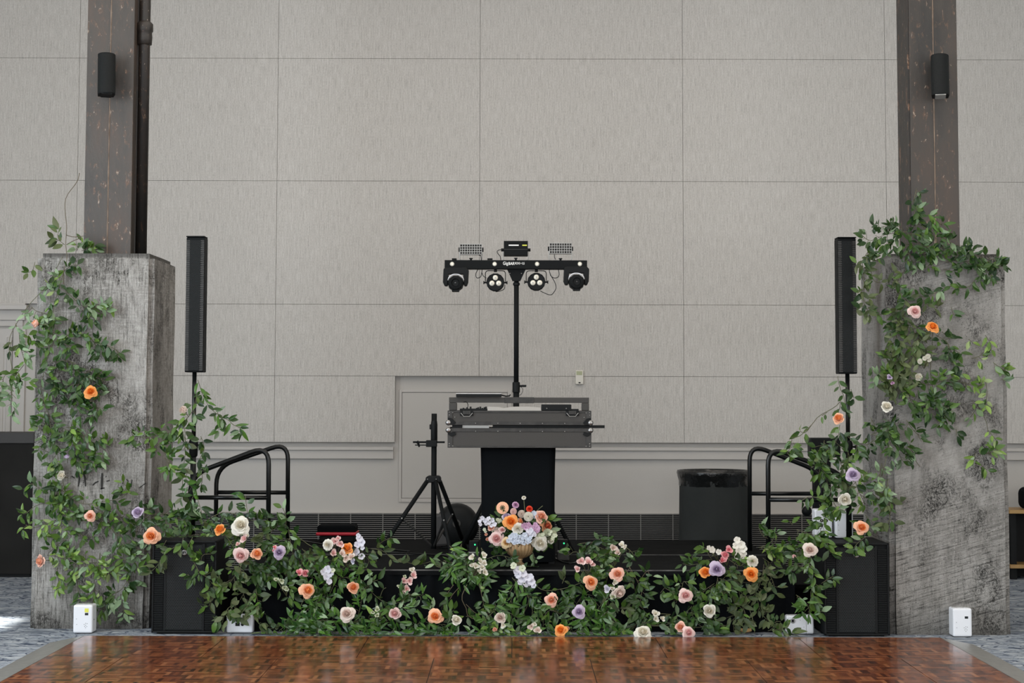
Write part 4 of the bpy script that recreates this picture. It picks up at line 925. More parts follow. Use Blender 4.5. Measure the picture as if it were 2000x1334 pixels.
def vine(name,lab,cat,Y,ymax,strands,zmin=.008,seed=1,group=None,yspread=1.0):
    rn=random.Random(seed); st_=MB(); fo=MB(); mats=[LEAF[k] for k in 'GDPYOR']
    first=None
    for s in strands:
        kind,w,dens,pts=s[:4]; Ys=s[4] if len(s)>4 else Y
        w=w/292.
        ctrl=[P(p[0],p[1],(p[2] if len(p)>2 else Ys)) for p in pts]
        for c in ctrl[1:-1]: c+=Vector((rn.uniform(-.012,.012),rn.uniform(-.03,.005),rn.uniform(-.012,.012)))
        if first is None: first=ctrl[0].copy()
        path=smooth(ctrl,5)
        # resample
        out=[path[0]]; acc=0
        for a,b in zip(path[:-1],path[1:]):
            l=(b-a).length; k=max(1,int(l/.012))
            for j in range(1,k+1): out.append(a.lerp(b,j/k))
        thick=.0021 if kind!='-' else .0024
        st_.mi=0; st_.tube(out[::2]+[out[-1]] if len(out)>4 else out,thick,5)
        if kind=='-' or dens<=0: continue
        step=.034/dens; tot=sum((b-a).length for a,b in zip(out[:-1],out[1:])); nxt=step*.3; acc=0
        def put(base,tan,kd,size=1.0,droop=.35):
            LL,asp=KIND[kd]; L=LL*size*rn.uniform(.62,1.12); 
            side=Vector((-tan.z,0,tan.x)); side=side.normalized() if side.length>.1 else Vector((1,0,0))
            sg=rn.choice((-1,1)); a=R(rn.uniform(25,85))
            d=tan*math.cos(a)+side*sg*math.sin(a)+Vector((0,rn.uniform(-.75,.12)*yspread,-droop*rn.random()))
            nr=Vector((rn.uniform(-.7,.7),-1,rn.uniform(-.15,.9)))
            if rn.random()<.12: nr=-nr
            ki='GDPYOR'.index(kd); b0=base+d.normalized()*.006
            leaf(fo,b0,d,nr,L,L*asp*rn.uniform(.8,1.15),rn.uniform(-.25,.65),rn.uniform(.1,.55),ki)
        def pick(k):
            r=rn.random()
            if k=='G': return 'G' if r<.62 else ('D' if r<.85 else ('P' if r<.93 else 'Y'))
            if k=='D': return 'D' if r<.72 else ('G' if r<.95 else 'P')
            if k=='P': return 'P' if r<.75 else ('G' if r<.93 else 'Y')
            if k=='Y': return 'Y' if r<.6 else ('G' if r<.9 else 'P')
            if k=='O': return 'O' if r<.66 else ('G' if r<.9 else 'D')
            if k=='R': return 'R' if r<.72 else ('D' if r<.9 else 'P')
        for a,b in zip(out[:-1],out[1:]):
            acc+=(b-a).length
            while acc>nxt:
                nxt+=step; tan=(b-a).normalized()
                if w>.045 and rn.random()<.62:
                    tl=w*rn.uniform(.25,.9); side=Vector((-tan.z,0,tan.x)); 
                    side=side.normalized() if side.length>.1 else Vector((1,0,0))
                    an=R(rn.uniform(25,95)); d=(tan*math.cos(an)+side*rn.choice((-1,1))*math.sin(an)+Vector((0,rn.uniform(-.55,.0)*yspread,rn.uniform(-.1,.15)))).normalized()
                    k=max(2,int(tl/.02)); tp_=[b.copy()]; q=b.copy(); dd=d.copy()
                    for j in range(k):
                        dd=(dd+Vector((rn.uniform(-.15,.15),rn.uniform(-.1,.05),-.10))).normalized(); q=q+dd*(tl/k); tp_.append(q.copy())
                    st_.tube(tp_,[.0018]*(k)+[.001],4)
                    for j in range(1,k+1):
                        if rn.random()<.92: put(tp_[j],dd,pick(kind),.95)
                        if rn.random()<.35: put(tp_[j],dd,pick(kind),.8)
                else:
                    put(b,tan,pick(kind))
                    if rn.random()<.5: put(b,tan,pick(kind),.9)
        put(out[-1],(out[-1]-out[-3]).normalized(),pick(kind),1,.1)
    clampv(st_,ymax,zmin); clampv(fo,ymax,zmin)
    o=empty(name,first,lab,cat,group)
    st_.build('stem',M['stem'] if 'bare' not in lab else M['twig'],o,smooth=True)
    if fo.v: fo.build('leaves',mats,o,smooth=True)
    return o
# ---------------------------------------------------------------- flowers
def petal(mb,a0,span,r0,h,z0,curl,tip,rn,nu=6,nv=6,tilt=0,ruf=.0,lip=0):
    vs=[]
    for i in range(nv):
        v=i/(nv-1)
        for j in range(nu):
            u=-1+2*j/(nu-1)
            wv=math.sin(PI*min(1,.18+.62*v))**.7 if v<.75 else (1-.32*((v-.75)/.25)**1.6)
            ang=a0+u*span*wv
            rr=r0*(.22+.78*math.sin(min(1,v*1.25)*PI/2))+curl*max(0,v-.45)**2*3.3
            zz=z0+h*v*(1-.16*u*u*(v>.5))-lip*max(0,v-.62)**2*7+ruf*math.sin(u*5+a0)*v
            rr+=ruf*.6*math.cos(u*4+a0*3)*v
            if tip and v>.8: rr*=1-.10*u*u
            vs.append((rr*math.cos(ang),rr*math.sin(ang),zz))
    fs=[(i*nu+j,i*nu+j+1,(i+1)*nu+j+1,(i+1)*nu+j) for i in range(nv-1) for j in range(nu-1)]
    mb.add(vs,fs)
def rose_mesh(kind,col,var):
    rn=random.Random(hash((kind,var))%9999 if 0 else (len(kind)*17+var*7+3)); mb=MB(); mats=list(PET[col])
    if kind in('rose','open','bud'):
        N={'rose':21,'open':24,'bud':13}[kind]; op={'rose':1.0,'open':1.35,'bud':.35}[kind]
        for i in range(N):
            k=i/(N-1); r0=.10+(.70 if kind!='bud' else .60)*k**.92; mb.mi=0 if k<.5 else 1
            petal(mb,i*2.39996+rn.uniform(-.22,.22),1.30-.55*k,r0,1.06-.60*k**1.15*(op if op>.5 else .7)+rn.uniform(-.03,.03),-.30,-.13+.40*k*op,True,rn,7,7,ruf=.014+.034*k,lip=.02+.20*k*k*op)
        mb.mi=0; mb.ball((0,0,.45),.09,10,(1,1,1.8))
    elif kind=='ranunc':
        for ring in range(7):
            k=ring/6; n=5+ring
            for j in range(n):
                mb.mi=0 if k<.3 else 1
                petal(mb,2*PI*j/n+ring*.7,PI/n*1.5,.10+.72*k,.82-.62*k,-.1-.1*k,.05+.10*k,True,rn,5,5,ruf=.012,lip=.10*k)
    elif kind=='mum':
        for ring in range(6):
            k=ring/5; n=8+ring*2
            for j in range(n):
                mb.mi=1; petal(mb,2*PI*j/n+ring*.37,.20,.15+.78*k,.75-.75*k,-.05,.05,True,rn,3,5,ruf=.03,lip=-.03)
    elif kind=='daisy':
        for ring in range(2):
            n=20
            for j in range(n):
                a=2*PI*(j+.5*ring)/n; mb.mi=1; z=.05-.05*ring
                vs=[]
                for t in (.22,.5,.8,1.0):
                    w_=.13*(1 if t<.9 else .6); 
                    for u in (-1,0,1): vs.append((math.cos(a)*t-math.sin(a)*w_*u*t,math.sin(a)*t+math.cos(a)*w_*u*t,z+.12*t*(1-t)*2-.03*abs(u)))
                mb.add(vs,[(3*i+q,3*i+q+1,3*i+q+4,3*i+q+3) for i in range(3) for q in (0,1)])
        for ring in range(4):
            n=10-2*ring; mb.mi=0
            for j in range(n):
                a=2*PI*j/n+ring; r=.38-.09*ring; mb.ball((r*math.cos(a),r*math.sin(a),.10+.02*ring),.07,6)
        mats=[PET[col][0] if col!='peach' else M['stem'],PET[col][1]]
    elif kind=='floret':       # small five-petalled open flower
        for j in range(5):
            a=2*PI*j/5+rn.random()*.3; mb.mi=1; vs=[]
            for t in (.08,.45,.8,1.0):
                w_={.08:.08,.45:.42,.8:.48,1.0:.22}[t]
                for u in (-1,0,1): vs.append((math.cos(a)*t-math.sin(a)*w_*u,math.sin(a)*t+math.cos(a)*w_*u,-.25+.55*t-.5*t*t*t*(.6)+.08*abs(u)))
            mb.add(vs,[(3*i+q,3*i+q+1,3*i+q+4,3*i+q+3) for i in range(3) for q in (0,1)])
        mb.mi=0; mb.ball((0,0,-.1),.14,8)
    elif kind=='cup':          # small half-open bloom (lisianthus, spray rose)
        for i in range(9):
            k=i/8; mb.mi=0 if k<.4 else 1
            petal(mb,i*2.4+rn.uniform(-.2,.2),1.1-.3*k,.18+.45*k,1.05-.15*k,-.4,.12+.40*k*k,True,rn,5,5,ruf=.03,lip=.05*k)
    me=mb.mesh(kind+'_'+col,mats,True); return me
CACHE={}
def getmesh(kind,col,var):
    key=(kind,col,var)
    if key not in CACHE: CACHE[key]=rose_mesh(kind,col,var)
    return CACHE[key]
def stemmesh():
    m=MB(); m.lathe([(.30,-.30),(.20,-.42),(.07,-.52),(.05,-.6)],(0,0,0),10)
    for j in range(5):
        a=2*PI*j/5; m.add([(.18*math.cos(a-.5),.18*math.sin(a-.5),-.40),(.18*math.cos(a+.5),.18*math.sin(a+.5),-.40),(.60*math.cos(a),.60*math.sin(a),-.28)],[(0,1,2)])
    m.tube([(0,0,-.55),(.03,.02,-1.0),(.10,.05,-1.5)],.05,6)
    return m.mesh('stem',M['stem'],True)
STEM=stemmesh()
rf=random.Random(42)
def orient(o,d,spin):
    q=d.to_track_quat('Z','Y'); o.rotation_mode='QUATERNION'; o.rotation_quaternion=q@Quaternion((0,0,1),spin)
def flower(name,cat,kind,col,x,y,rpx,Y,lab,face=None,group=None,stem=True,var=None,pos=None):
    p=pos or P(x,y,Y); s=rpx/F*p.y
    o=bpy.data.objects.new(name,getmesh(kind,col,rf.randrange(3) if var is None else var)); C.objects.link(o)
    d=Vector(face)+Vector((rf.uniform(-.18,.18),0,rf.uniform(-.1,.22))) if face else Vector((rf.uniform(-.45,.45),-1,rf.uniform(-.05,.6)))
    o.location=p; o.scale=(s,s,s); orient(o,d.normalized(),rf.uniform(0,6.28))
    tag(o,lab,cat,group)
    if stem:
        c=bpy.data.objects.new('stem',STEM); C.objects.link(c); c.parent=o
    return o
def spray(name,cat,kind,col,items,Y,lab,root=None,group=None):
    """several small blooms (x,y,r) on one stem"""
    p0=P(root[0],root[1],Y+.01) if root else P(items[-1][0],items[-1][1]+12,Y+.01)
    o=empty(name,p0,lab,cat,group); m=MB()
    for it in items:
        x,y,r=it[:3]; c_=it[3] if len(it)>3 else col; kd=it[4] if len(it)>4 else kind
        p=P(x,y,Y-.05); s=r/F*p.y
        b=bpy.data.objects.new('bloom',getmesh(kd,c_,rf.randrange(3))); C.objects.link(b); b.parent=o
        b.location=p-p0; b.scale=(s,s,s); orient(b,Vector((rf.uniform(-.6,.6),-1,rf.uniform(-.1,.7))).normalized(),rf.uniform(0,6.3))
        mid=p0.lerp(p,.5)+Vector((rf.uniform(-.01,.01),.008,0)); m.tube([p0,mid,p+Vector((0,s*.6,0))],.0022,5)
    m.build('stem',M['stem'],o,smooth=True); return o
# ---------------------------------------------------------------- greenery, traced strand by strand
YLf=YPL-.035
gcap=lambda x,z:(YPL-.004 if z<2.49 else 12.0) if x>-3.235 else 12.3
vine('trailing_vine','bare brown twig arching up above the left pillar top','vine',YLf,gcap,[('-',0,0,[(155,338),(147,352),(133,385),(127,408),(130,440),(130,480),(127,505),(126,530),(125,560)]),('-',0,0,[(130,459),(148,462),(163,461)]),('-',0,0,[(130,478),(145,470),(158,465)])],seed=2)
vine('trailing_vine','small vine sprig with round leaves beside twig left of steel column','vine',YLf,gcap,[('O',12,1.6,[(126,478),(118,468),(113,455),(116,448)]),('O',8,1.2,[(118,470),(106,468)])],seed=3)
vine('leaf_sprig','bright green tuft at the foot of the brown steel column','greenery',11.9,12.0,[('P',14,1.3,[(150,490),(157,482),(160,472)]),('G',12,2.4,[(160,490),(172,486),(184,478)]),('G',10,2.2,[(165,491),(180,488),(186,489)])],zmin=2.5,seed=4)
vine('trailing_vine','thin vine arching off the left pillar corner with pale leaves in the air','vine',YLf-.02,gcap,[('O',6,.0,[(122,502),(105,535),(90,560),(60,600),(28,635),(20,665),(22,700),(28,730)]),
  ('P',20,1.5,[(30,632),(38,650),(42,672),(48,705)]),('O',10,1.2,[(24,665),(18,680),(28,685)]),('P',22,1.6,[(47,712),(32,728),(25,745),(28,780),(29,800)]),('G',16,1.6,[(30,728),(12,738),(8,770)]),('G',12,1.4,[(30,730),(45,742)]),('G',10,1.2,[(52,690),(62,672),(68,665)])],seed=5)
vine('leaf_sprig','two olive leaves poking out left of left pillar top','greenery',YLf,gcap,[('O',4,1.0,[(68,512),(62,528),(55,532)])],seed=6)
vine('trailing_vine','vine hanging down the left edge of left pillar below the twig','vine',YLf,gcap,[('G',24,1.15,[(126,525),(124,545),(115,575),(108,605),(106,640),(104,670),(98,695),(88,722),(84,760),(92,790),(97,812)]),('P',18,1.5,[(112,535),(104,552),(98,560)]),('P',26,1.6,[(62,600),(75,605),(92,615),(80,622)]),('G',16,1.4,[(75,640),(85,655),(100,650)]),('D',12,1.5,[(125,530),(140,522),(152,518)])],seed=7)
vine('trailing_vine','short vine reaching right across upper left pillar with pale tip','vine',YLf,gcap,[('D',14,1.2,[(124,562),(140,575),(155,592),(168,602)]),('P',16,1.9,[(165,603),(185,600),(200,595),(207,608)]),('D',18,1.8,[(160,605),(175,615),(188,622)])],seed=8)
vine('trailing_vine','vine reaching right on left pillar above the half-hidden orange rose','vine',YLf,gcap,[('D',20,1.5,[(106,668),(140,655),(168,662),(195,672),(220,678),(235,690)]),('D',24,1.9,[(180,665),(195,680),(205,685)]),('G',14,1.2,[(135,660),(140,645),(138,640)]),('G',18,1.6,[(110,680),(125,672),(145,676)])],seed=9)
vine('trailing_vine','dense dark vine in the middle of the left pillar','vine',YLf,gcap,[('D',26,1.9,[(100,708),(122,705),(148,712),(158,735),(152,765),(132,785)]),('D',24,1.8,[(115,740),(110,760),(128,770)]),('D',18,1.7,[(155,790),(168,760),(182,742),(203,744)]),('D',24,2.0,[(130,795),(158,792),(182,785),(192,805)]),('G',14,1.4,[(165,730),(180,722)]),('D',16,1.6,[(185,768),(195,755)])],seed=10)
vine('trailing_vine','thick leafy vine left of the carved marks on left pillar','vine',YLf,gcap,[('G',30,1.9,[(97,812),(100,838),(108,868),(118,900),(122,935),(132,965),(138,1005)]),('G',28,2.2,[(120,835),(150,850),(180,862),(206,880)]),('G',26,2.0,[(140,828),(145,858),(150,885),(160,912)]),('G',15,1.3,[(97,850),(82,842),(76,832)]),('G',14,1.2,[(98,885),(85,878),(80,872)]),('P',18,1.4,[(130,835),(142,838),(150,842)]),('G',26,1.8,[(100,940),(112,955),(125,985)]),('D',18,1.6,[(165,885),(178,905),(182,918)])],seed=11)
vine('trailing_vine','vine with tufts poking past the left pillar edge toward black counter','vine',YLf-.01,gcap,[('G',12,1.0,[(128,962),(105,952),(82,952),(62,946),(46,956)]),('G',13,1.1,[(130,988),(105,984),(75,985),(55,1000),(44,1003)]),('Y',14,1.1,[(125,1012),(95,1018),(70,1028),(50,1025)]),('Y',12,1.2,[(90,1020),(85,1040)])],seed=12)
vine('trailing_vine','vine running down beside the pink-peach rose on left pillar','vine',YLf,gcap,[('G',22,1.4,[(112,960),(118,1000),(130,1040),(136,1078)]),('G',20,1.3,[(132,1035),(155,1042),(178,1050)]),('G',18,1.1,[(135,972),(165,982),(200,978),(235,972),(252,960)]),('Y',10,1.1,[(235,968),(245,950),(240,942)])],seed=13)
vine('trailing_vine','vine between half-hidden orange flower and lavender rose on left pillar','vine',YLf,gcap,[('G',28,1.35,[(150,1000),(190,1008),(215,1030),(235,1058),(242,1090)]),('G',20,1.2,[(185,990),(215,1005),(240,1010)]),('D',22,1.6,[(240,1070),(262,1050),(275,1022),(292,1008)]),('D',20,2.0,[(280,1010),(295,1000),(302,1012)]),('P',18,1.4,[(255,1082),(272,1072),(288,1078)])],seed=14)
vine('trailing_vine','yellow-green leafy vine low on left pillar above the white uplight','vine',YLf,gcap,[('Y',28,2.3,[(92,1085),(118,1090),(150,1098),(190,1102),(216,1122)]),('Y',18,1.6,[(112,1108),(114,1132),(120,1146)]),('D',20,1.6,[(150,1118),(154,1148),(156,1164)]),('Y',20,1.8,[(184,1128),(188,1155),(180,1178)]),('G',16,1.4,[(95,1080),(118,1062),(125,1055)]),('Y',16,1.5,[(195,1080),(196,1100),(195,1118)])],seed=15)
vine('trailing_vine','vine hanging low on left pillar toward the subwoofer with pale drooping tip','vine',YLf,gcap,[('G',22,1.7,[(228,1092),(262,1095),(262,1115),(250,1132),(238,1150),(215,1166),(206,1190)]),('G',18,1.5,[(250,1130),(262,1140)]),('P',12,1.7,[(236,1160),(240,1180),(243,1205)]),('P',14,1.5,[(270,1090),(272,1112)])],seed=16)
# left pole
ypl=YPO-.03
vine('trailing_vine','vine climbing the left speaker pole and drooping toward the wall side','vine',ypl,12.6,[('R',12,1.0,[(386,742),(390,757),(397,772),(408,790),(420,803),(432,815),(445,825),(458,832),(470,836)]),('R',20,2.1,[(425,805),(428,820),(425,838)]),('G',13,1.3,[(392,758),(396,772)]),('R',14,1.5,[(468,835),(475,845)])],seed=17)
vine('trailing_vine','vine reaching left from speaker pole in front of left pillar side','vine',ypl-.12,12.6,[('G',16,1.6,[(385,770),(380,798),(370,815),(352,830),(335,843),(310,852),(285,853),(258,850)]),('G',18,1.7,[(300,862),(318,885),(330,905),(342,922)]),('R',18,1.8,[(322,895),(332,908),(325,918)]),('G',14,1.5,[(352,832),(358,856),(360,878)])],seed=18)
vine('trailing_vine','vine wound around the left speaker pole above the subwoofer','vine',ypl-.02,12.6,[('D',14,1.5,[(392,852),(398,878),(390,902),(398,930),(392,950)]),('R',20,1.9,[(368,912),(366,938),(378,958),(372,985),(358,1002)]),('D',13,1.2,[(386,975),(394,1002),(390,1008)]),('O',8,.4,[(360,830),(362,880),(356,930),(357,970)])],seed=19)
ysb=YSL-.02
vine('garland','green garland over the top of the left subwoofer','garland',YSL+.12,12.4,[('D',22,1.9,[(296,1012),(320,1005),(345,1012),(372,1018)]),('G',20,1.7,[(310,1040),(335,1048),(365,1045),(395,1042)]),('D',16,1.4,[(345,1030),(350,1015),(362,1000)]),('O',14,1.1,[(398,1045),(415,1036),(430,1040)]),('G',16,1.5,[(318,1020),(325,1035),(322,1050)])],zmin=.62,seed=20)
vine('trailing_vine','vine sprig hanging over the front left corner of left subwoofer','vine',ysb-.02,YSL-.008,[('O',13,1.5,[(350,1062),(332,1078),(318,1090),(306,1104),(294,1118)]),('G',8,.9,[(325,1055),(318,1068)]),('G',9,1.2,[(358,1050),(354,1068)])],seed=21)
vine('trailing_vine','vine trailing across the left subwoofer grille past its badge','vine',ysb-.02,YSL-.008,[('G',11,1.1,[(366,1080),(378,1096),(388,1115),(404,1130),(420,1143),(435,1155)]),('G',11,1.4,[(390,1118),(375,1125),(366,1122)]),('G',10,1.4,[(392,1100),(400,1085),(412,1082)]),('G',10,1.4,[(376,1050),(372,1062),(366,1072)]),('G',12,1.4,[(400,1125),(412,1118),(422,1122)]),('G',12,1.2,[(412,1140),(405,1155)])],seed=22)
# floor garland
yg=11.50; cap=YS-.012
def gc(x,z): return 12.3 if z>ZS+.01 else cap
vine('garland','dark garland clump behind the big white rose at left stage corner','garland',yg,gc,[('D',22,1.9,[(395,1022),(420,1008),(450,1000),(485,1012),(520,1022)]),('D',24,1.8,[(445,1010),(455,1030),(450,1055)]),('D',20,1.7,[(500,1030),(530,1040),(548,1020)]),('R',13,1.3,[(484,1012),(482,992),(479,968)]),('G',12,1.3,[(558,1030),(556,1008),(552,992)]),('O',18,1.6,[(520,1030),(524,1050),(520,1062)])],seed=23)
vine('garland','olive garland hanging from left stage corner over the lying uplight','garland',yg-.05,gc,[('O',30,1.5,[(436,1040),(452,1062),(466,1098),(474,1138),(480,1175)]),('O',28,1.6,[(472,1105),(445,1140),(424,1165)]),('O',20,1.4,[(424,1150),(415,1172),(408,1185)]),('O',20,1.1,[(478,1172),(498,1200),(516,1222),(535,1228)]),('O',20,1.5,[(462,1175),(446,1195),(434,1218)]),('O',16,1.5,[(458,1185),(465,1205)]),('O',18,1.4,[(500,1150),(505,1175),(512,1188)])],seed=24)
vine('garland','dark bushy garland right of the pink rose at left stage corner','garland',yg,gc,[('D',28,2.0,[(470,1085),(498,1110),(512,1125),(500,1140)]),('D',28,2.0,[(500,1062),(530,1075),(552,1100),(560,1130)]),('D',20,1.7,[(548,1125),(560,1145),(572,1165)]),('D',24,1.8,[(490,1120),(530,1125),(555,1118)]),('D',24,1.8,[(520,1090),(522,1110),(532,1122)])],seed=25)
vine('garland','upright garland stem between left handrail and pale roses','garland',yg+.02,gc,[('G',20,2.0,[(563,1030),(566,1055),(572,1080),(566,1105)]),('O',18,1.6,[(590,1072),(605,1085),(612,1100)]),('R',20,1.8,[(570,1080),(590,1100),(600,1125)]),('G',10,.3,[(572,1040),(595,1058),(615,1070),(630,1072)])],seed=26)
vine('garland','glossy leaf mass on the carpet right of left lying uplight','garland',yg-.08,gc,[('R',28,2.2,[(545,1232),(572,1214),(604,1192),(625,1165)]),('R',30,2.6,[(540,1238),(590,1234),(640,1236),(690,1238)]),('R',30,2.2,[(570,1215),(620,1208),(670,1210),(700,1215)]),('R',26,1.9,[(585,1190),(598,1168),(604,1140)])],seed=27)
vine('garland','tall garland under orange rose and pink ranunculus left of tripod','garland',yg-.02,gc,[('R',30,2.1,[(600,1185),(628,1160),(622,1130),(640,1105)]),('R',30,2.1,[(640,1220),(640,1182),(650,1145),(666,1112)]),('G',26,1.9,[(605,1112),(632,1094),(668,1098),(698,1092)]),('R',28,1.9,[(682,1235),(700,1200),(706,1172),(708,1150)]),('G',20,1.6,[(695,1080),(718,1090),(714,1112)]),('R',26,1.9,[(660,1130),(690,1125),(710,1135)])],seed=28)
vine('trailing_vine','thin vine crossing the black skirt with one large leaf near orange rose','vine',yg,gc,[('G',8,.8,[(712,1158),(716,1146),(725,1152),(742,1168),(760,1176),(790,1176)]),('G',10,1.2,[(715,1150),(728,1140),(738,1133)]),('-',0,0,[(742,1168),(750,1155),(754,1148)])],seed=29)
vine('garland','low glossy garland around pink rose left of the lone orange rose','garland',yg-.08,gc,[('R',24,2.6,[(695,1238),(740,1234),(790,1236),(838,1238)]),('R',26,2.0,[(738,1230),(765,1205),(788,1178),(795,1165)]),('R',24,1.8,[(795,1228),(828,1210),(845,1190)]),('G',18,1.6,[(715,1215),(738,1200),(752,1195)]),('R',15,1.4,[(795,1160),(815,1166),(822,1172)])],seed=30)
vine('garland','low garland strip along the dance floor edge below the golden urn','garland',yg-.1,gc,[('R',16,2.3,[(835,1239),(880,1236),(930,1238),(990,1238)]),('G',14,1.7,[(868,1232),(888,1210),(880,1195)]),('Y',16,1.9,[(940,1238),(985,1230),(1025,1236)]),('R',18,1.8,[(940,1222),(960,1200),(985,1180)]),('R',15,1.4,[(845,1225),(862,1218),(878,1225)])],seed=31)
vine('trailing_vine','loose bare-stemmed vine loops hanging on skirt between orange and pink roses','vine',yg,gc,[('-',0,0,[(912,1142),(905,1165),(908,1190),(918,1206),(945,1216)]),('G',9,.7,[(886,1142),(872,1165),(862,1190)]),('G',13,1.2,[(896,1148),(885,1165),(878,1172)]),('G',16,1.1,[(936,1140),(942,1165),(948,1190),(955,1205)]),('G',13,1.2,[(910,1204),(935,1202),(955,1196),(978,1182)]),('G',10,1.0,[(910,1180),(925,1190),(930,1198)])],seed=32)
vine('garland','bright narrow-leaved cascade over the stage edge below the tripod','garland',11.56,gc,[('R',34,2.4,[(878,1066),(890,1084),(900,1108),(912,1132)]),('R',32,2.4,[(866,1095),(895,1102),(928,1108),(952,1122)]),('R',26,2.0,[(905,1080),(918,1102),(930,1128)]),('R',18,1.5,[(888,1100),(872,1110),(852,1106)]),('Y',14,1.4,[(902,1062),(896,1075)]),('R',14,1.5,[(940,1070),(942,1085),(935,1098)])],seed=33)
vine('trailing_vine','sparse vine lying along the stage front edge under the tripod','vine',11.70,12.3,[('O',10,1.0,[(724,1072),(748,1078),(765,1092),(790,1096),(820,1100),(850,1094)]),('G',9,.9,[(735,1068),(752,1055),(765,1050)])],zmin=ZS+.01,seed=34)
vine('garland','small dark garland around foot of the golden urn','garland',11.72,12.3,[('D',15,1.7,[(950,1092),(975,1086),(998,1090)]),('D',14,1.4,[(1040,1078),(1047,1098),(1036,1112)]),('D',10,1.2,[(1012,1098),(1020,1108)])],zmin=ZS+.01,seed=35)
vine('garland','narrow-leaved garland below the lavender delphinium under the urn','garland',yg-.02,gc,[('R',30,1.9,[(1000,1128),(1016,1150),(1030,1172),(1022,1200)]),('R',24,1.7,[(985,1190),(1008,1205),(1028,1220)]),('R',26,1.8,[(1012,1140),(1000,1165),(990,1190)]),('R',20,1.6,[(1030,1160),(1040,1180),(1042,1205)])],seed=36)
vine('trailing_vine','long vine stem swinging right across the skirt from under urn','vine',yg,gc,[('G',12,.9,[(1042,1140),(1060,1153),(1085,1152),(1112,1146),(1140,1136)]),('R',17,1.7,[(1095,1150),(1100,1165),(1112,1172)]),('O',10,1.2,[(1098,1140),(1104,1126)]),('D',18,1.6,[(1100,1170),(1115,1180),(1120,1195)])],seed=37)
vine('garland','leaf mass on the carpet between salmon rose and lavender rose','garland',yg-.08,gc,[('G',28,2.3,[(1060,1232),(1062,1205),(1080,1190),(1100,1200)]),('R',26,2.5,[(1035,1236),(1080,1234),(1130,1236),(1180,1238),(1215,1236)]),('R',28,2.0,[(1140,1228),(1160,1200),(1178,1180),(1190,1165)]),('R',28,2.0,[(1100,1215),(1130,1208),(1165,1212),(1195,1210)]),('G',18,1.8,[(1190,1205),(1205,1215),(1212,1232)])],seed=38)
vine('garland','tall garland under the pale pink blooms right of the urn','garland',yg,gc,[('R',30,2.0,[(1120,1192),(1138,1162),(1160,1148)]),('G',26,1.9,[(1140,1112),(1152,1130),(1172,1118),(1192,1098)]),('O',24,1.8,[(1165,1150),(1185,1170),(1210,1190)]),('G',22,1.8,[(1160,1095),(1172,1080),(1190,1082)]),('G',22,1.7,[(1200,1095),(1185,1120),(1182,1150)])],seed=39)
vine('garland','dark garland lying on stage behind the pale pink blooms','garland',11.75,12.5,[('D',22,1.5,[(1130,1062),(1155,1056),(1185,1058)]),('D',22,1.7,[(1140,1080),(1160,1072),(1180,1072)]),('D',16,1.5,[(1222,1068),(1234,1080),(1236,1096)]),('D',18,1.4,[(1110,1085),(1125,1078),(1140,1085)])],zmin=ZS+.008,seed=40)
vine('garland','dark vine cascade on the skirt left of the bare black gap','garland',yg,gc,[('D',22,2.0,[(1228,1105),(1244,1130),(1250,1160),(1246,1195),(1258,1228)]),('D',15,1.4,[(1252,1130),(1262,1112),(1268,1124)]),('D',20,1.9,[(1240,1170),(1250,1200),(1240,1225)]),('G',9,.5,[(1222,1112),(1235,1135),(1242,1160)])],seed=41)
vine('trailing_vine','leafy sprig reaching left from the pale pink rose on skirt','vine',yg,gc,[('D',17,1.7,[(1330,1162),(1312,1154),(1298,1148)]),('D',16,1.6,[(1325,1165),(1320,1178)]),('D',17,1.7,[(1332,1150),(1338,1138),(1345,1145)]),('G',12,1.4,[(1298,1148),(1290,1158)])],seed=42)
vine('garland','low garland between the cream rose and the pink-orange pair on carpet','garland',yg-.06,gc,[('G',16,1.7,[(1255,1215),(1275,1218),(1300,1222),(1318,1216)]),('D',26,2.0,[(1310,1208),(1338,1200),(1365,1200),(1392,1208)]),('D',22,1.9,[(1300,1228),(1318,1238),(1345,1215)]),('D',20,1.6,[(1362,1218),(1384,1235),(1405,1240)]),('-',0,0,[(1250,1222),(1300,1224),(1360,1223),(1417,1222)]),('D',20,1.8,[(1345,1190),(1365,1180),(1385,1180)])],seed=43)
vine('garland','green tuft on the stage edge left of lavender and orange roses','garland',11.54,gc,[('G',18,2.0,[(1378,1100),(1362,1104),(1346,1104)]),('G',15,1.6,[(1392,1095),(1380,1080),(1378,1070)]),('G',12,1.4,[(1352,1100),(1352,1086)])],seed=44)
vine('garland','bright bushy garland under the lavender rose right of the bin','garland',yg-.05,gc,[('G',26,2.0,[(1402,1128),(1398,1150),(1390,1178)]),('G',20,1.8,[(1395,1140),(1378,1152),(1370,1165)]),('G',24,2.0,[(1405,1130),(1425,1135),(1420,1165)]),('G',24,1.9,[(1420,1090),(1440,1105),(1452,1098)])],seed=45)
vine('garland','olive drooping garland of big leaves below the deep orange rose','garland',yg-.02,gc,[('O',32,2.1,[(1425,1105),(1435,1132),(1445,1165)]),('O',30,1.5,[(1492,1102),(1482,1145),(1452,1188),(1422,1218),(1414,1240)]),('O',24,1.7,[(1500,1115),(1512,1140),(1514,1160)]),('O',24,1.5,[(1478,1165),(1488,1195),(1500,1212)]),('O',22,1.4,[(1440,1170),(1450,1190),(1460,1215)]),('-',0,0,[(1462,1185),(1468,1210),(1474,1238)])],seed=46)
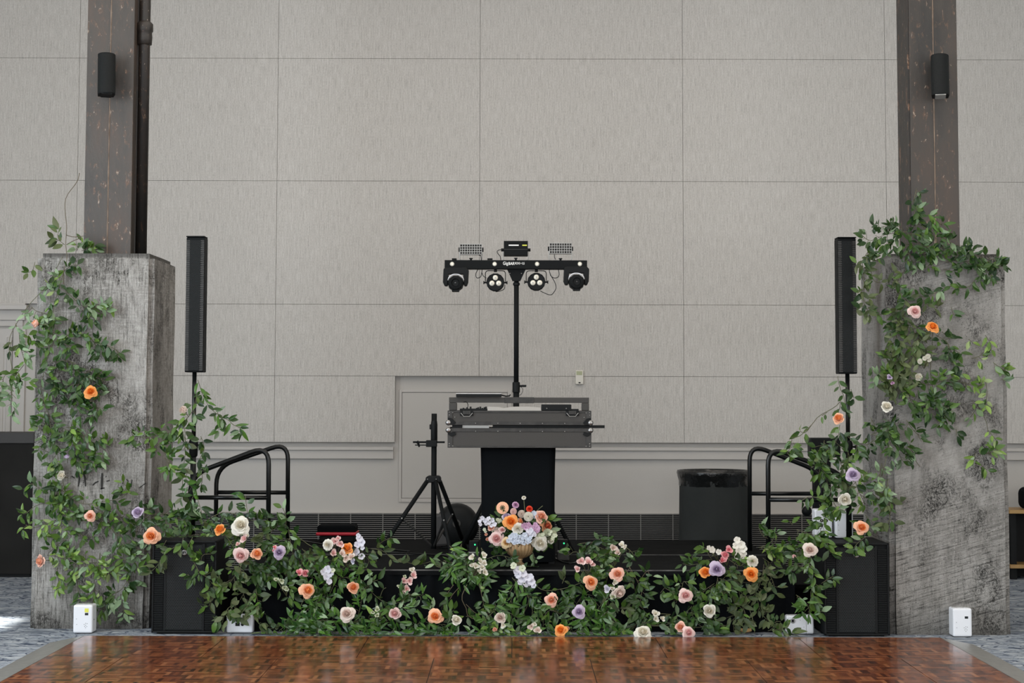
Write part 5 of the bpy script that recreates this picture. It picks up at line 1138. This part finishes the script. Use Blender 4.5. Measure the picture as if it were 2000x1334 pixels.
vine('garland','bright green garland tuft on stage beside right handrail posts','garland',11.56,gc,[('Y',30,2.2,[(1482,1070),(1500,1064),(1518,1072)]),('G',30,2.2,[(1496,1085),(1512,1070),(1535,1080)]),('G',16,1.3,[(1500,1052),(1488,1044),(1482,1030)]),('R',24,2.0,[(1505,1060),(1512,1045),(1516,1042)]),('O',20,1.6,[(1530,1082),(1550,1088),(1562,1092)]),('O',16,1.4,[(1490,1090),(1505,1100)])],seed=47)
vine('leaf_sprig','small olive sprig on the carpet left of the right lying uplight','greenery',yg-.1,gc,[('O',16,1.7,[(1500,1232),(1520,1230),(1548,1238)]),('O',13,1.5,[(1505,1225),(1515,1212),(1525,1214)])],seed=48)
ysr=YSR-.03
vine('garland','vine cascade beside the right subwoofer down to the white uplight','garland',yg-.12,cap,[('G',22,1.9,[(1590,1060),(1582,1088),(1584,1118),(1590,1145)]),('R',20,1.9,[(1555,1162),(1575,1176),(1584,1200)]),('D',16,1.5,[(1572,1108),(1558,1110),(1548,1116)]),('G',18,1.6,[(1588,1140),(1580,1160),(1588,1180)]),('D',14,1.4,[(1604,1140),(1618,1128),(1628,1126)]),('G',14,1.3,[(1592,1190),(1605,1195)])],seed=49)
vine('trailing_vine','vine around the pink rose bud reaching left from right subwoofer','vine',11.55,12.3,[('G',20,1.6,[(1556,1035),(1578,1042),(1600,1052)]),('G',16,1.5,[(1560,1055),(1575,1050),(1590,1030)]),('-',0,0,[(1530,1076),(1552,1078),(1572,1078)]),('G',8,.9,[(1548,1025),(1542,1018)])],seed=50)
vine('trailing_vine','vine sprigs hanging over the front of right subwoofer','vine',ysr,YSR-.01,[('G',14,1.7,[(1612,1052),(1620,1068),(1622,1080)]),('G',18,1.8,[(1692,1048),(1680,1058),(1668,1070)]),('G',14,1.5,[(1680,1062),(1675,1075)]),('G',12,1.4,[(1600,1045),(1612,1070)])],seed=51)
yq=YSR+.16
vine('trailing_vine','thin vine arching left from right speaker pole above the handrail','vine',yq,12.6,[('-',0,0,[(1640,785),(1625,797),(1600,812),(1582,832),(1562,850),(1545,855)]),('G',8,.9,[(1616,805),(1605,812)]),('G',10,.8,[(1585,830),(1572,846),(1562,842)]),('G',15,1.9,[(1547,858),(1543,872),(1538,885)]),('G',13,1.7,[(1550,865),(1556,880)])],seed=52)
vine('trailing_vine','vine hanging beside the top of right speaker pole','vine',yq,12.6,[('D',12,.9,[(1636,735),(1640,758),(1647,775),(1650,800)]),('D',12,1.1,[(1662,760),(1668,778)]),('D',12,1.4,[(1642,780),(1640,800)])],seed=53)
vine('garland','dense garland wrapped around the right speaker pole','garland',yq-.03,12.4,[('D',28,2.2,[(1640,830),(1632,855),(1620,885),(1612,920),(1618,950)]),('G',30,2.2,[(1610,860),(1605,895),(1600,925)]),('D',28,2.1,[(1650,845),(1668,862),(1690,872),(1708,858)]),('G',26,2.0,[(1655,880),(1665,910),(1675,950),(1690,985)]),('O',22,1.7,[(1700,960),(1720,975),(1740,985)]),('G',24,2.0,[(1620,950),(1625,985),(1640,1000)]),('G',9,.9,[(1618,988),(1600,975),(1580,972),(1566,978)]),('G',20,1.9,[(1600,985),(1610,1010),(1602,1035)]),('D',24,1.9,[(1690,1005),(1695,1025),(1685,1045)]),('O',22,1.5,[(1640,900),(1650,925),(1645,950)])],zmin=.64,seed=54)
# right pillar
YRf=YPR-.035
rcap=lambda x,z:(YPR-.004 if z<2.49 else 11.84) if x>2.45 else 12.2
vine('trailing_vine','dark vine climbing the foot of the rusty steel column','vine',11.45,rcap,[('D',17,1.9,[(1790,368),(1788,392),(1785,418),(1796,440)]),('R',20,2.4,[(1812,420),(1828,428),(1840,440)]),('D',24,2.4,[(1768,455),(1788,462),(1798,482),(1806,500)]),('D',28,2.2,[(1800,440),(1815,455),(1832,478),(1830,500)]),('D',22,2.0,[(1780,470),(1776,495),(1785,515)])],seed=55)
vine('trailing_vine','dark vine reaching left off right pillar top toward column speaker','vine',11.45,rcap,[('D',20,2.0,[(1775,452),(1752,455),(1728,462),(1700,470),(1684,460)]),('D',16,1.7,[(1740,455),(1728,442),(1712,448)]),('D',15,1.5,[(1765,450),(1752,440),(1745,436)]),('D',20,1.8,[(1745,470),(1722,485),(1706,500)])],seed=56)
vine('trailing_vine','olive vine hanging down between column speaker and right pillar','vine',YRf-.03,rcap,[('O',15,1.7,[(1700,485),(1688,505),(1686,530),(1684,562),(1690,590),(1698,612)]),('O',13,1.2,[(1700,520),(1708,548),(1720,552)]),('D',12,1.2,[(1695,600),(1708,612),(1722,615)])],seed=57)
vine('trailing_vine','dark vine along the right pillar top reaching its right corner','vine',YRf,rcap,[('D',18,2.1,[(1838,462),(1860,478),(1885,492),(1912,505),(1945,518),(1962,520)]),('D',22,2.0,[(1848,512),(1880,508),(1910,525),(1935,535)]),('D',14,1.5,[(1842,525),(1860,530)]),('D',16,1.6,[(1930,505),(1950,510)]),('D',12,1.1,[(1905,545),(1885,560),(1868,562)])],seed=58)
vine('trailing_vine','sparse dark vine across upper right pillar above the pink rose','vine',YRf,rcap,[('D',14,1.2,[(1790,515),(1805,525),(1825,520)]),('D',13,1.3,[(1875,562),(1850,560),(1832,566),(1812,582),(1795,578)]),('O',12,1.2,[(1800,585),(1818,598),(1832,600)]),('D',10,1.2,[(1858,600),(1862,615)])],seed=59)
vine('trailing_vine','olive leafed vine left of the pink rose on right pillar','vine',YRf,rcap,[('O',20,1.5,[(1765,530),(1752,555),(1760,580),(1765,600)]),('D',20,1.8,[(1748,580),(1765,582),(1775,600)]),('D',18,1.5,[(1755,600),(1748,625),(1742,645)])],seed=60)
vine('trailing_vine','dense olive vine down the left edge of right pillar','vine',YRf,rcap,[('O',30,2.4,[(1760,600),(1752,640),(1748,685),(1745,730),(1755,770)]),('O',30,2.3,[(1780,625),(1782,665),(1775,705),(1778,745)]),('O',22,1.9,[(1790,640),(1800,668),(1802,695)]),('P',18,1.6,[(1730,720),(1715,735),(1708,745)]),('G',24,1.9,[(1752,690),(1745,715),(1738,748)])],seed=61)
vine('trailing_vine','vine with big leaves right of orange rose on right pillar','vine',YRf,rcap,[('D',20,1.9,[(1828,655),(1845,672),(1858,690)]),('G',14,1.4,[(1862,682),(1875,690)]),('-',0,0,[(1822,648),(1818,690),(1816,720),(1822,760)]),('D',16,1.4,[(1855,700),(1862,715)]),('D',12,1.2,[(1840,648),(1848,655)])],seed=62)
vine('trailing_vine','dark vine cluster below the white rose on right pillar','vine',YRf,rcap,[('D',28,2.3,[(1800,765),(1822,785),(1838,808),(1845,828)]),('G',26,2.0,[(1790,745),(1815,752),(1840,745),(1862,742)]),('D',26,2.2,[(1780,780),(1810,800),(1835,800)]),('G',22,1.7,[(1780,760),(1775,785),(1795,800)]),('-',0,0,[(1850,798),(1862,808),(1868,813)])],seed=63)
vine('trailing_vine','light sparse vine crossing the right half of right pillar','vine',YRf,rcap,[('Y',14,1.1,[(1860,742),(1885,748),(1905,758),(1918,752)]),('Y',14,1.0,[(1898,700),(1910,695),(1918,690)]),('Y',13,1.1,[(1925,655),(1930,672),(1935,685)]),('Y',8,1.0,[(1892,662),(1898,668)]),('Y',14,1.5,[(1940,708),(1955,718),(1965,725)]),('G',13,1.5,[(1955,740),(1968,745),(1975,738)]),('Y',11,1.2,[(1925,745),(1928,770),(1925,790)])],seed=64)
vine('trailing_vine','light vine hanging low on the right side of right pillar','vine',YRf,rcap,[('Y',10,.9,[(1898,782),(1905,800),(1895,815)]),('-',0,0,[(1908,790),(1922,820),(1930,845)]),('Y',13,1.3,[(1930,840),(1938,852),(1945,858)]),('Y',15,1.5,[(1910,888),(1930,882),(1948,880)]),('Y',13,1.4,[(1915,908),(1928,918)]),('Y',10,1.3,[(1905,885),(1902,900)]),('D',6,.9,[(1868,838),(1868,850)])],seed=65)
vine('trailing_vine','dark vine tumbling from the right pillar left edge toward the pole','vine',YRf-.02,rcap,[('D',24,2.1,[(1735,820),(1738,850),(1750,878),(1762,900)]),('D',22,1.9,[(1700,850),(1722,840),(1740,828)]),('D',20,1.6,[(1770,820),(1785,840),(1795,850)]),('D',20,1.8,[(1745,870),(1765,862),(1785,885)]),('G',14,.9,[(1700,815),(1708,830)]),('-',0,0,[(1778,880),(1788,900),(1797,912)])],seed=66)
vine('trailing_vine','pale vine hanging below the right pillar vines near white uplights','vine',YRf-.03,rcap,[('P',14,1.7,[(1722,905),(1722,925),(1718,940)]),('P',15,1.7,[(1735,935),(1735,955),(1728,970)]),('O',14,1.5,[(1738,970),(1742,1000),(1735,1025)]),('-',0,0,[(1735,870),(1728,900),(1722,930)])],seed=67)
# ---------------------------------------------------------------- flowers on pillars, poles and garland
G='rose'
fl=[('rose','peach','salmon','bud',71,632,13,YPL-.10,'pink-peach rose facing sideways on upper left pillar edge',(-1,-.5,.1)),
('rose','x','orange','open',177,765,12,YPL-.08,'orange rose half covered by a leaf on the middle of left pillar',None),
('rose','x','white','bud',121,929,14,YPL-.12,'cream white rose left of dark marks on left pillar',(-.3,-1,.4)),
('rose','x','lav','bud',131,893,8,YPL-.09,'small lavender rose peeking above cream rose on left pillar',(0,-.5,1)),
('rose','x','salmon','open',176,1008,10,YPL-.08,'ragged orange-pink rose half hidden low in left pillar vines',(.2,-1,.2)),
('rose','x','lav','rose',269,1001,12,YPL-.13,'lavender rose at the right edge of left pillar vines',(-.3,-1,.6)),
('rose','x','peach','open',295,1047,15,YSL-.04,'large peach-orange rose at top left corner of left subwoofer',(0,-1,.1)),
('rose','x','salmon','rose',79,1096,13,YPL-.09,'pink-peach rose sticking out low on left pillar edge',(-.8,-1,.0)),
('rose','x','blush','bud',359,802,13,YPO-.24,'pale pink rose high on the left speaker pole',(-.4,-1,.5)),
('rose','x','orange','rose',430,1034,12,YSL+.02,'orange rose at the top right corner of left subwoofer',(-.2,-1,.5)),
('rose','x','white','open',470,1026,17,11.42,'large open white rose at left stage corner',(-.1,-1,.3)),
('rose','x','pink','open',470,1085,14,11.40,'dusty pink rose below the big white rose',(0,-1,-.1)),
('rose','x','peach','rose',502,1082,12,11.41,'peach rose beside the dusty pink rose at left stage corner',None),
('rose','x','lav','open',545,1079,12,11.42,'lavender rose under the left handrail posts',(.3,-1,0)),
('rose','x','peach','open',601,1153,14,11.38,'apricot rose with loose petals left of the tripod',(.6,-1,.3)),
('rose','x','peach','rose',690,1147,12,11.40,'peach-orange rose with a reflexed petal under the white delphinium',(.3,-1,.1)),
('rose','x','orange','rose',678,1071,12,11.45,'orange rose among small pink blooms on left stage edge',(-.2,-1,.2)),
('rose','x','blush','open',677,1199,14,11.36,'cream blush rose low on floor garland left of centre',(-.2,-1,.4)),
('rose','x','pink','rose',771,1198,12,11.37,'dusty pink rose in low garland left of lone orange rose',None),
('rose','x','peach','open',850,1204,14,11.38,'bright peach rose standing alone against the black skirt low left of centre',(0,-1,.1)),
('rose','x','white','rose',891,1211,11,11.37,'pale greenish-white rose right of the bright peach rose',(.5,-1,.6)),
('rose','x','blush','rose',977,1206,11,11.37,'blush rose low below the golden urn',None),
('rose','x','salmon','bud',966,1230,7,11.33,'small peach rose nearly buried in leaves below the blush rose',(0,-1,.5)),
('rose','x','orange','open',1095,1231,12,11.32,'orange rose lying on the dance floor edge right of centre',(-.3,-1,.5)),
('rose','x','salmon','bud',1107,1228,8,11.35,'small salmon rose tucked behind the orange rose at floor edge',(.6,-1,.3)),
('rose','x','salmon','open',1077,1172,12,11.42,'salmon rose on black skirt right of the lavender delphinium',(0,-1,.05)),
('rose','x','lav','open',1131,1195,12,11.38,'lavender rose in the low garland right of centre',(0,-1,.2)),
('rose','x','peach','open',1154,1137,13,11.42,'round peach rose below the three pink blooms right of urn',(.1,-1,0)),
('rose','x','salmon','open',1206,1121,13,11.43,'ruffled pale salmon rose at stage edge right of the round peach rose',(.1,-1,.2)),
('rose','x','blush','open',1210,1158,13,11.42,'mauve-blush rose facing down beside white blooms on skirt',(.5,-1,-.5)),
('rose','x','pink','open',1339,1163,13,11.42,'pale pink rose alone on black skirt left of the lavender-orange cluster',(0,-1,.1)),
('rose','x','white','open',1256,1235,15,11.31,'large cream white rose lying at the dance floor edge',(-.1,-1,.7)),
('rose','x','salmon','rose',1329,1225,11,11.36,'orange-salmon rose behind the pink rose at the dance floor edge',(-.3,-1,.2)),
('rose','x','pink','open',1345,1236,12,11.31,'pink rose at the dance floor edge next to the orange-salmon one',(.2,-1,.4)),
('rose','x','white','rose',1385,1193,13,11.40,'cream rose low under the lavender-orange cluster',(-.2,-1,0)),
('rose','x','orange','rose',1378,1118,12,11.43,'coral orange rose touching the lavender rose at right stage edge',(-.3,-1,.3)),
('rose','x','lav','open',1400,1112,14,11.40,'large lavender rose beside coral orange rose at right stage edge',(0,-1,.15)),
('rose','x','orange','open',1467,1121,13,11.42,'deep orange rose below the round white rose',(0,-1,.05)),
('ranunculus','x','white','ranunc',1470,1096,12,11.45,'round greenish-white ranunculus above the deep orange rose',(.1,-1,.3)),
('rose','x','blush','open',1582,1074,13,11.32,'blush pink rose at top left corner of right subwoofer',(0,-1,.2)),
('rose','x','pink','bud',1551,1088,7,11.5,'small closed pink rose bud left of the right subwoofer',(-.2,-1,.8)),
('rose','x','peach','open',1683,1030,13,YSR+.0,'peach-orange rose above the right subwoofer badge',(.1,-1,.15)),
('rose','x','white','rose',1650,975,13,YSR+.07,'cream rose on right speaker pole below the lavender rose',(-.1,-1,-.1)),
('rose','x','lav','open',1666,927,13,YSR+.10,'lavender rose on the right speaker pole',(.1,-1,.2)),
('rose','x','peach','rose',1638,817,12,YSR+.12,'peach rose high on the right speaker pole',(-.3,-1,.5)),
('rose','x','white','rose',1732,794,12,YPR-.10,'white rose at the left edge of right pillar vines',(-.2,-1,.5)),
('rose','x','white','bud',1794,737,11,YPR-.10,'small white rose in the middle of right pillar vines',(-.4,-1,.2)),
('rose','x','orange','open',1822,638,12,YPR-.09,'vivid orange rose on a bare stem on the right pillar',(0,-1,.6)),
('rose','x','pink','open',1787,608,12,YPR-.09,'pale pink rose near top of the right pillar vines',(0,-1,.1)),
]
for n_,_,c_,k_,x,y,r_,Y_,lab,face in fl: flower(n_,'flower',k_,c_,x,y,r_*1.06,Y_-(.05 if y>1000 else .07),lab,face)
flower('ranunculus','flower','ranunc','white',640,1064,12,11.40,'round white ranunculus beside small pink blooms on left stage edge',(-.3,-1,.1))
sprays=[('spray_rose','cup','hot',[(584,1119,8),(596,1119,8,'hot','rose')],11.42,'two hot pink spray roses above the loose apricot rose',(590,1135)),
('spray_rose','cup','hot',[(1424,1074,8),(1416,1084,9,'hot','rose'),(1410,1095,8)],11.42,'three hot pink spray roses above the large lavender rose',(1420,1105)),
('spray_rose','cup','pink',[(1135,1096,9),(1150,1098,9),(1128,1111,7),(1157,1102,6)],11.45,'four small pink spray roses at stage edge right of urn',(1145,1125)),
('lisianthus','cup','blush',[(1198,1070,8),(1214,1065,7,'white'),(1219,1068,5,'white'),(1207,1080,7)],11.50,'pale pink lisianthus sprig standing above the ruffled salmon rose',(1195,1115)),
('lisianthus','cup','pink',[(478,1052,9,'pink'),(484,1046,5,'white'),(473,1042,5,'green'),(464,1063,5,'pink')],11.42,'small pink lisianthus between white rose and dusty pink rose',(475,1075)),
('lisianthus','cup','pink',[(655,1057,8),(665,1062,8),(651,1080,8),(660,1052,6)],11.46,'small pink lisianthus right of round white ranunculus',(650,1100)),
('lisianthus','cup','blush',[(668,1082,8),(676,1090,8),(686,1088,8),(690,1097,6,'palelav')],11.43,'blush lisianthus cluster just under the orange rose on stage edge',(680,1110)),
('lisianthus','cup','pink',[(805,1113,6,'white'),(807,1124,8),(800,1135,8),(789,1135,7),(794,1150,8),(790,1126,4,'green'),(779,1145,4,'green'),(791,1158,6,'blush')],11.45,'upright pink lisianthus stalk against black skirt under the tripod',(785,1178)),
('lisianthus','cup','blush',[(1038,1224,7),(1050,1231,8),(1044,1219,5,'white')],11.34,'small dusty pink blooms at dance floor edge below the urn',(1048,1240)),
('lisianthus','cup','palelav',[(1186,1150,8),(1200,1137,7,'white'),(1198,1166,7,'green'),(1196,1150,5,'white')],11.42,'white lisianthus blooms left of the mauve-blush rose',(1205,1170)),
('freesia','cup','white',[(923,1088,7),(945,1084,7),(938,1096,7),(930,1106,7),(946,1100,6),(942,1108,7),(947,1118,7),(922,1104,5),(936,1116,5)],11.48,'white freesia cluster on the stage edge left of urn',(925,1125)),
('freesia','cup','white',[(1281,1199,8),(1281,1209,7),(1293,1208,6)],11.40,'three white freesia buds above the large cream rose on floor',(1310,1200)),
('freesia','cup','green',[(540,1132,5),(550,1134,6),(556,1148,6),(561,1150,5)],11.40,'tiny cream blossoms left of the loose apricot rose',(560,1165)),
('freesia','cup','green',[(737,1190,6),(737,1202,5),(728,1196,4)],11.36,'tiny cream buds left of dusty pink rose on floor garland',(745,1212)),
('freesia','floret','white',[(1391,1074,7),(1404,1078,6),(1384,1070,5)],11.48,'little white blooms on thin stems left of hot pink spray roses',(1402,1095)),
('freesia','cup','white',[(1797,706,6,'white','mum'),(1812,696,6,'white','mum'),(1815,703,5,'white','mum'),(1806,700,5,'white','mum')],YPR-.09,'small clustered white blossoms below vivid orange rose on right pillar',(1805,720)),
('delphinium','floret','palelav',[(702,1052,7),(706,1060,8),(698,1064,7),(696,1078,8),(706,1087,7),(708,1070,5),(700,1046,5)],11.47,'pale lavender delphinium right of orange rose on left stage edge',(705,1110)),
('delphinium','floret','palelav',[(640,1112,8),(632,1117,7),(645,1120,7),(638,1127,7),(643,1136,6),(650,1114,5,'green')],11.43,'pale lavender delphinium sprig above the tall left garland',(645,1150)),
('delphinium','floret','palelav',[(1003,1105,7,'green'),(1012,1112,7),(1020,1110,7,'green'),(1012,1122,8),(1022,1120,8),(1020,1130,9),(1031,1128,8),(1029,1138,9),(1038,1136,8),(1042,1143,6),(1008,1116,6),(1036,1127,7),(1016,1137,6)],11.50,'long lavender-white delphinium hanging over the stage edge under the urn',(1010,1100)),
('delphinium','floret','white',[(1440,1055,7),(1437,1066,7),(1448,1064,8),(1452,1072,8),(1443,1078,8),(1452,1082,7),(1440,1087,6),(1448,1090,6)],11.48,'white delphinium above the ranunculus at right stage edge',(1445,1105)),
('lisianthus','cup','lav',[(1738,737,6),(1743,748,4,'mauve')],YPR-.09,'tiny lavender bud in vines left of small white rose on right pillar',(1745,760)),
('lisianthus','cup','white',[(983,1221,6)],11.35,'single small white bud beside the blush rose below urn',(975,1232)),
('spray_rose','cup','hot',[(536,1070,5),(535,1076,4)],11.42,'tiny pink bud touching the lavender rose under left handrail',(545,1090))]
for n_,k_,c_,it,Y_,lab,root in sprays: spray(n_,'flower',k_,c_,it,Y_,lab,root)
# fallen petal
q=PZ(1457,1237); m=MB(); vs=[]
for i in range(5):
    for j in range(7): u,v=i/4-.5,j/6-.5; vs.append((q.x+v*.075,q.y+u*.05*(1-2*v*v),.004+.02*(u*u*4*.5+v*v*2)+.012*(i==4)))
m.add(vs,[(i*7+j,i*7+j+1,(i+1)*7+j+1,(i+1)*7+j) for i in range(4) for j in range(6)])
fp=m.build('fallen_petal',PET['buff'][0],smooth=True); tag(fp,'fallen peach petal curled on the carpet at the floor edge','petal')
# ---------------------------------------------------------------- golden urn and bouquet
YUr=11.80; ub=P(1016,1105,YUr); ub=Vector((P(1015,1104,YUr).x,YUr,ZS)); 
zt4=P(1014,1060,YUr).z; ru=26/F*YUr
ur=empty('urn',ub,'antique gold fluted pedestal urn on the stage edge','urn')
h=zt4-ZS
def flu(q,i): return (.035*abs(math.sin(q*11))) if i>7 else 0
n=220
MB().lathe([(0,0),(.045,0),(.047,.010),(.038,.020),(.020,.030),(.016,.042),(.022,.052),(.016,.060)],(ub.x,ub.y,ZS),32).build('foot',M['gold'],ur,smooth=True)
prof=[(.0,.055),(.022,.058),(.043,.066),(.062,.077),(.076,.090),(.086,.105),(.092,.122),(.094,.14),(.094,h-.01),(.101,h),(.096,h+.002),(.08,h-.03),(0,h-.04)]
MB().lathe(prof,(ub.x,ub.y,ZS),n,flute=lambda q,i:(.085*abs(math.sin(q*11)) if 1<=i<=8 else 0)).build('bowl',M['gold'],ur,smooth=True)
bq=[('gerbera','daisy','peach',981.5,992,11.5,.02,'peach gerbera-like bloom with dark centre, top left of bouquet',(0,-1,.05)),
('ranunculus','ranunc','mauve',1007,986,7,.03,'mauve pink bloom standing at bouquet top beside the peach gerbera',(0,-1,.5)),
('carnation','mum','pink',1003,999,7,.0,'pale pink ruffled bloom under the mauve one in bouquet',None),
('ranunculus','ranunc','white',1023,972,4.5,.03,'tiny white bud on tall stem at the very top of bouquet',(0,-1,.6)),
('ranunculus','ranunc','red',1034,994,6.5,.02,'small red ranunculus in the upper bouquet',(0,-1,.3)),
('chrysanthemum','mum','white',1032,1009,9.5,-.02,'white ruffled chrysanthemum under the red ranunculus',(0,-1,.1)),
('rose','rose','salmon',1057,1009,13,.0,'peach-pink rose at the upper right of bouquet',(.2,-1,.2)),
('rose','open','rustc',1068,1027,12,.0,'rust and salmon garden rose at right of bouquet',(.5,-1,.1)),
('rose','open','orange',998,1019,14,-.03,'vivid orange rose at bouquet centre',(-.1,-1,.3)),
('rose','rose','lav',989,1009,9,.0,'lavender rose tucked behind vivid orange rose in bouquet',(-.3,-1,.8)),
('ranunculus','ranunc','white',1011,1032,12,-.05,'large creamy white ranunculus just below the vivid orange rose',(0,-1,.2)),
('rose','open','pink',970,1052,14,-.03,'large pale pink rose at the lower left of bouquet',(-.2,-1,.1)),
('carnation','mum','blush',969,1036,9,.0,'blush ruffled bloom above the large pale pink rose in bouquet',None),
('rose','open','buff',989,1060,10,-.05,'buff cream rose on the urn rim at left',(-.1,-1,.1)),
('rose','open','white',1055,1061,14,-.04,'cream white rose drooping over the right rim of urn',(.2,-1,-.1)),
('rose','bud','salmon',953,1053,6,.0,'small peach bud at far lower left of bouquet',(-.6,-1,0)),
('rose','rose','salmon',959,1031,7,.0,'small salmon bloom at the left of bouquet under blue delphinium',(-.4,-1,.2)),
('rose','bud','salmon',950,1044,5,.0,'tiny peach bud at left edge of bouquet',(-.6,-1,.1)),
('rose','rose','pink',981,1035,7,-.03,'small pink bloom between pale pink rose and orange rose in bouquet',(-.2,-1,.2)),
('rose','rose','white',1076,1056,7,.0,'small cream bloom at far right edge of bouquet',(.6,-1,0)),
('rose','bud','peach',1016,1018,8,-.01,'small peach bloom right of the vivid orange rose in bouquet',None),
('carnation','mum','blush',1019,1004,8,.03,'pale blush ruffled bloom behind the white ranunculus in bouquet',None),
('carnation','mum','green',1069,1040,8,-.02,'greenish white snowy bloom above the cream rose in bouquet',None),
('carnation','mum','green',1081,1042,7,.0,'greenish white snowy bloom at right edge of bouquet',None),
('rose','bud','white',1039,1059,6,-.06,'small white bud left of the drooping cream rose',None)]
for n_,k_,c_,x,y,r_,dy,lab,face in bq: flower(n_,'flower',k_,c_,x,y,r_*1.05,YUr-.05+dy,lab,face,stem=True)
def cluster(cx,cy,rx,ry,n,r,seed):
    rn=random.Random(seed); return [(cx+rx*math.sqrt(rn.random())*math.cos(a),cy+ry*math.sqrt(rn.random())*math.sin(a),r*rn.uniform(.8,1.2)) for a in [rn.uniform(0,6.28) for _ in range(n)]]
spray('hydrangea','flower','floret','blue',cluster(1003,1053,12,11,20,4.6,1),YUr-.08,'pale blue hydrangea at the centre of urn rim',(1006,1066))
spray('hydrangea','flower','floret','blue',cluster(1026,1053,10,9,16,4.6,2),YUr-.08,'pale blue hydrangea right of the urn rim centre',(1024,1066))
spray('stock_flower','flower','floret','mauve',cluster(1029,1028,8,5,9,4.5,3)+cluster(1045,1031,7,8,12,4.5,4),YUr-.06,'magenta stock blooms right of the white ranunculus in bouquet',(1038,1050))
spray('stock_flower','flower','floret','palelav',cluster(1036,1043,8,8,12,4.8,5),YUr-.07,'white-lavender stock blooms below the magenta ones',(1036,1060))
spray('delphinium','flower','floret','palelav',[(937,1018,4),(942,1012,4.5),(938,1024,4),(947,1017,5),(954,1013,5),(955,1021,4.5),(962,1016,5),(966,1024,5),(960,1027,4),(949,1023,4)],YUr-.03,'blue-lavender delphinium reaching left out of bouquet',(985,1030))
spray('delphinium','flower','floret','blue',cluster(1043,1007,6,7,9,4.2,6),YUr-.0,'pale blue blooms between white chrysanthemum and peach-pink rose',(1042,1025))
spray('filler_flower','flower','floret','green',cluster(1052,1042,11,7,12,3.8,7)+cluster(1078,1046,9,8,9,3.4,8),YUr-.04,'snowy green-white filler blossoms above the cream rose in bouquet',(1050,1060))
spray('filler_flower','flower','floret','green',cluster(979,1016,8,6,9,3.2,9)+[(946,1034,3.5),(948,1038,3),(1013,1015,3.2),(1010,1019,3.2)],YUr-.0,'small green-white filler blossoms left of vivid orange rose',(985,1035))
vine('bouquet_greenery','dark green foliage inside the urn bouquet','greenery',YUr,12.3,[('D',24,2.4,[(1012,1062),(1000,1040),(985,1022),(975,1010)]),('D',24,2.4,[(1014,1062),(1030,1040),(1048,1025),(1062,1015)]),('D',22,2.2,[(1010,1062),(980,1055),(960,1045)]),('D',22,2.2,[(1018,1062),(1050,1058),(1072,1050)]),('G',8,1.0,[(1012,1068,YUr-.10),(1018,1060,YUr-.11)]),('D',8,1.2,[(975,1062),(968,1070)]),('D',10,1.5,[(1062,1062),(1075,1064)]),('-',0,0,[(1022,1030),(1024,1000),(1023,975)]),('-',0,0,[(1040,1010),(1050,998),(1060,988)])],zmin=ZS+.10,seed=80)
# ---------------------------------------------------------------- groups of look-alikes
GR={'column_speaker':'column speakers on poles','speaker_pole':'speaker poles','subwoofer':'subwoofers flanking the stage','wall_speaker':'speakers on the steel columns',
 'steel_column':'steel columns','uplight':'white battery uplights','flight_case':'flight cases','moving_head_light':'moving head lights on the light bar','par_light':'par lights under the light bar',
 'derby_light':'derby lights on the light bar','stage_steps':'stage steps with handrails','power_box':'power boxes on the stage','cable':'black cables','trailing_vine':'trailing vines','garland':'floor and pole garlands','leaf_sprig':'loose leaf sprigs'}
for o in C.objects:
    if o.parent is None and o.get('category') and not o.get('group'):
        b=o.name.split('.')[0]
        if b in GR: o['group']=GR[b]
        elif o['category']=='flower': o['group']=('flowers in the golden urn' if abs(o.location.x-.03)<.34 and 11.55<o.location.y<11.95 and o.location.z>.5 else b.replace('_',' ')+' blooms in the greenery')
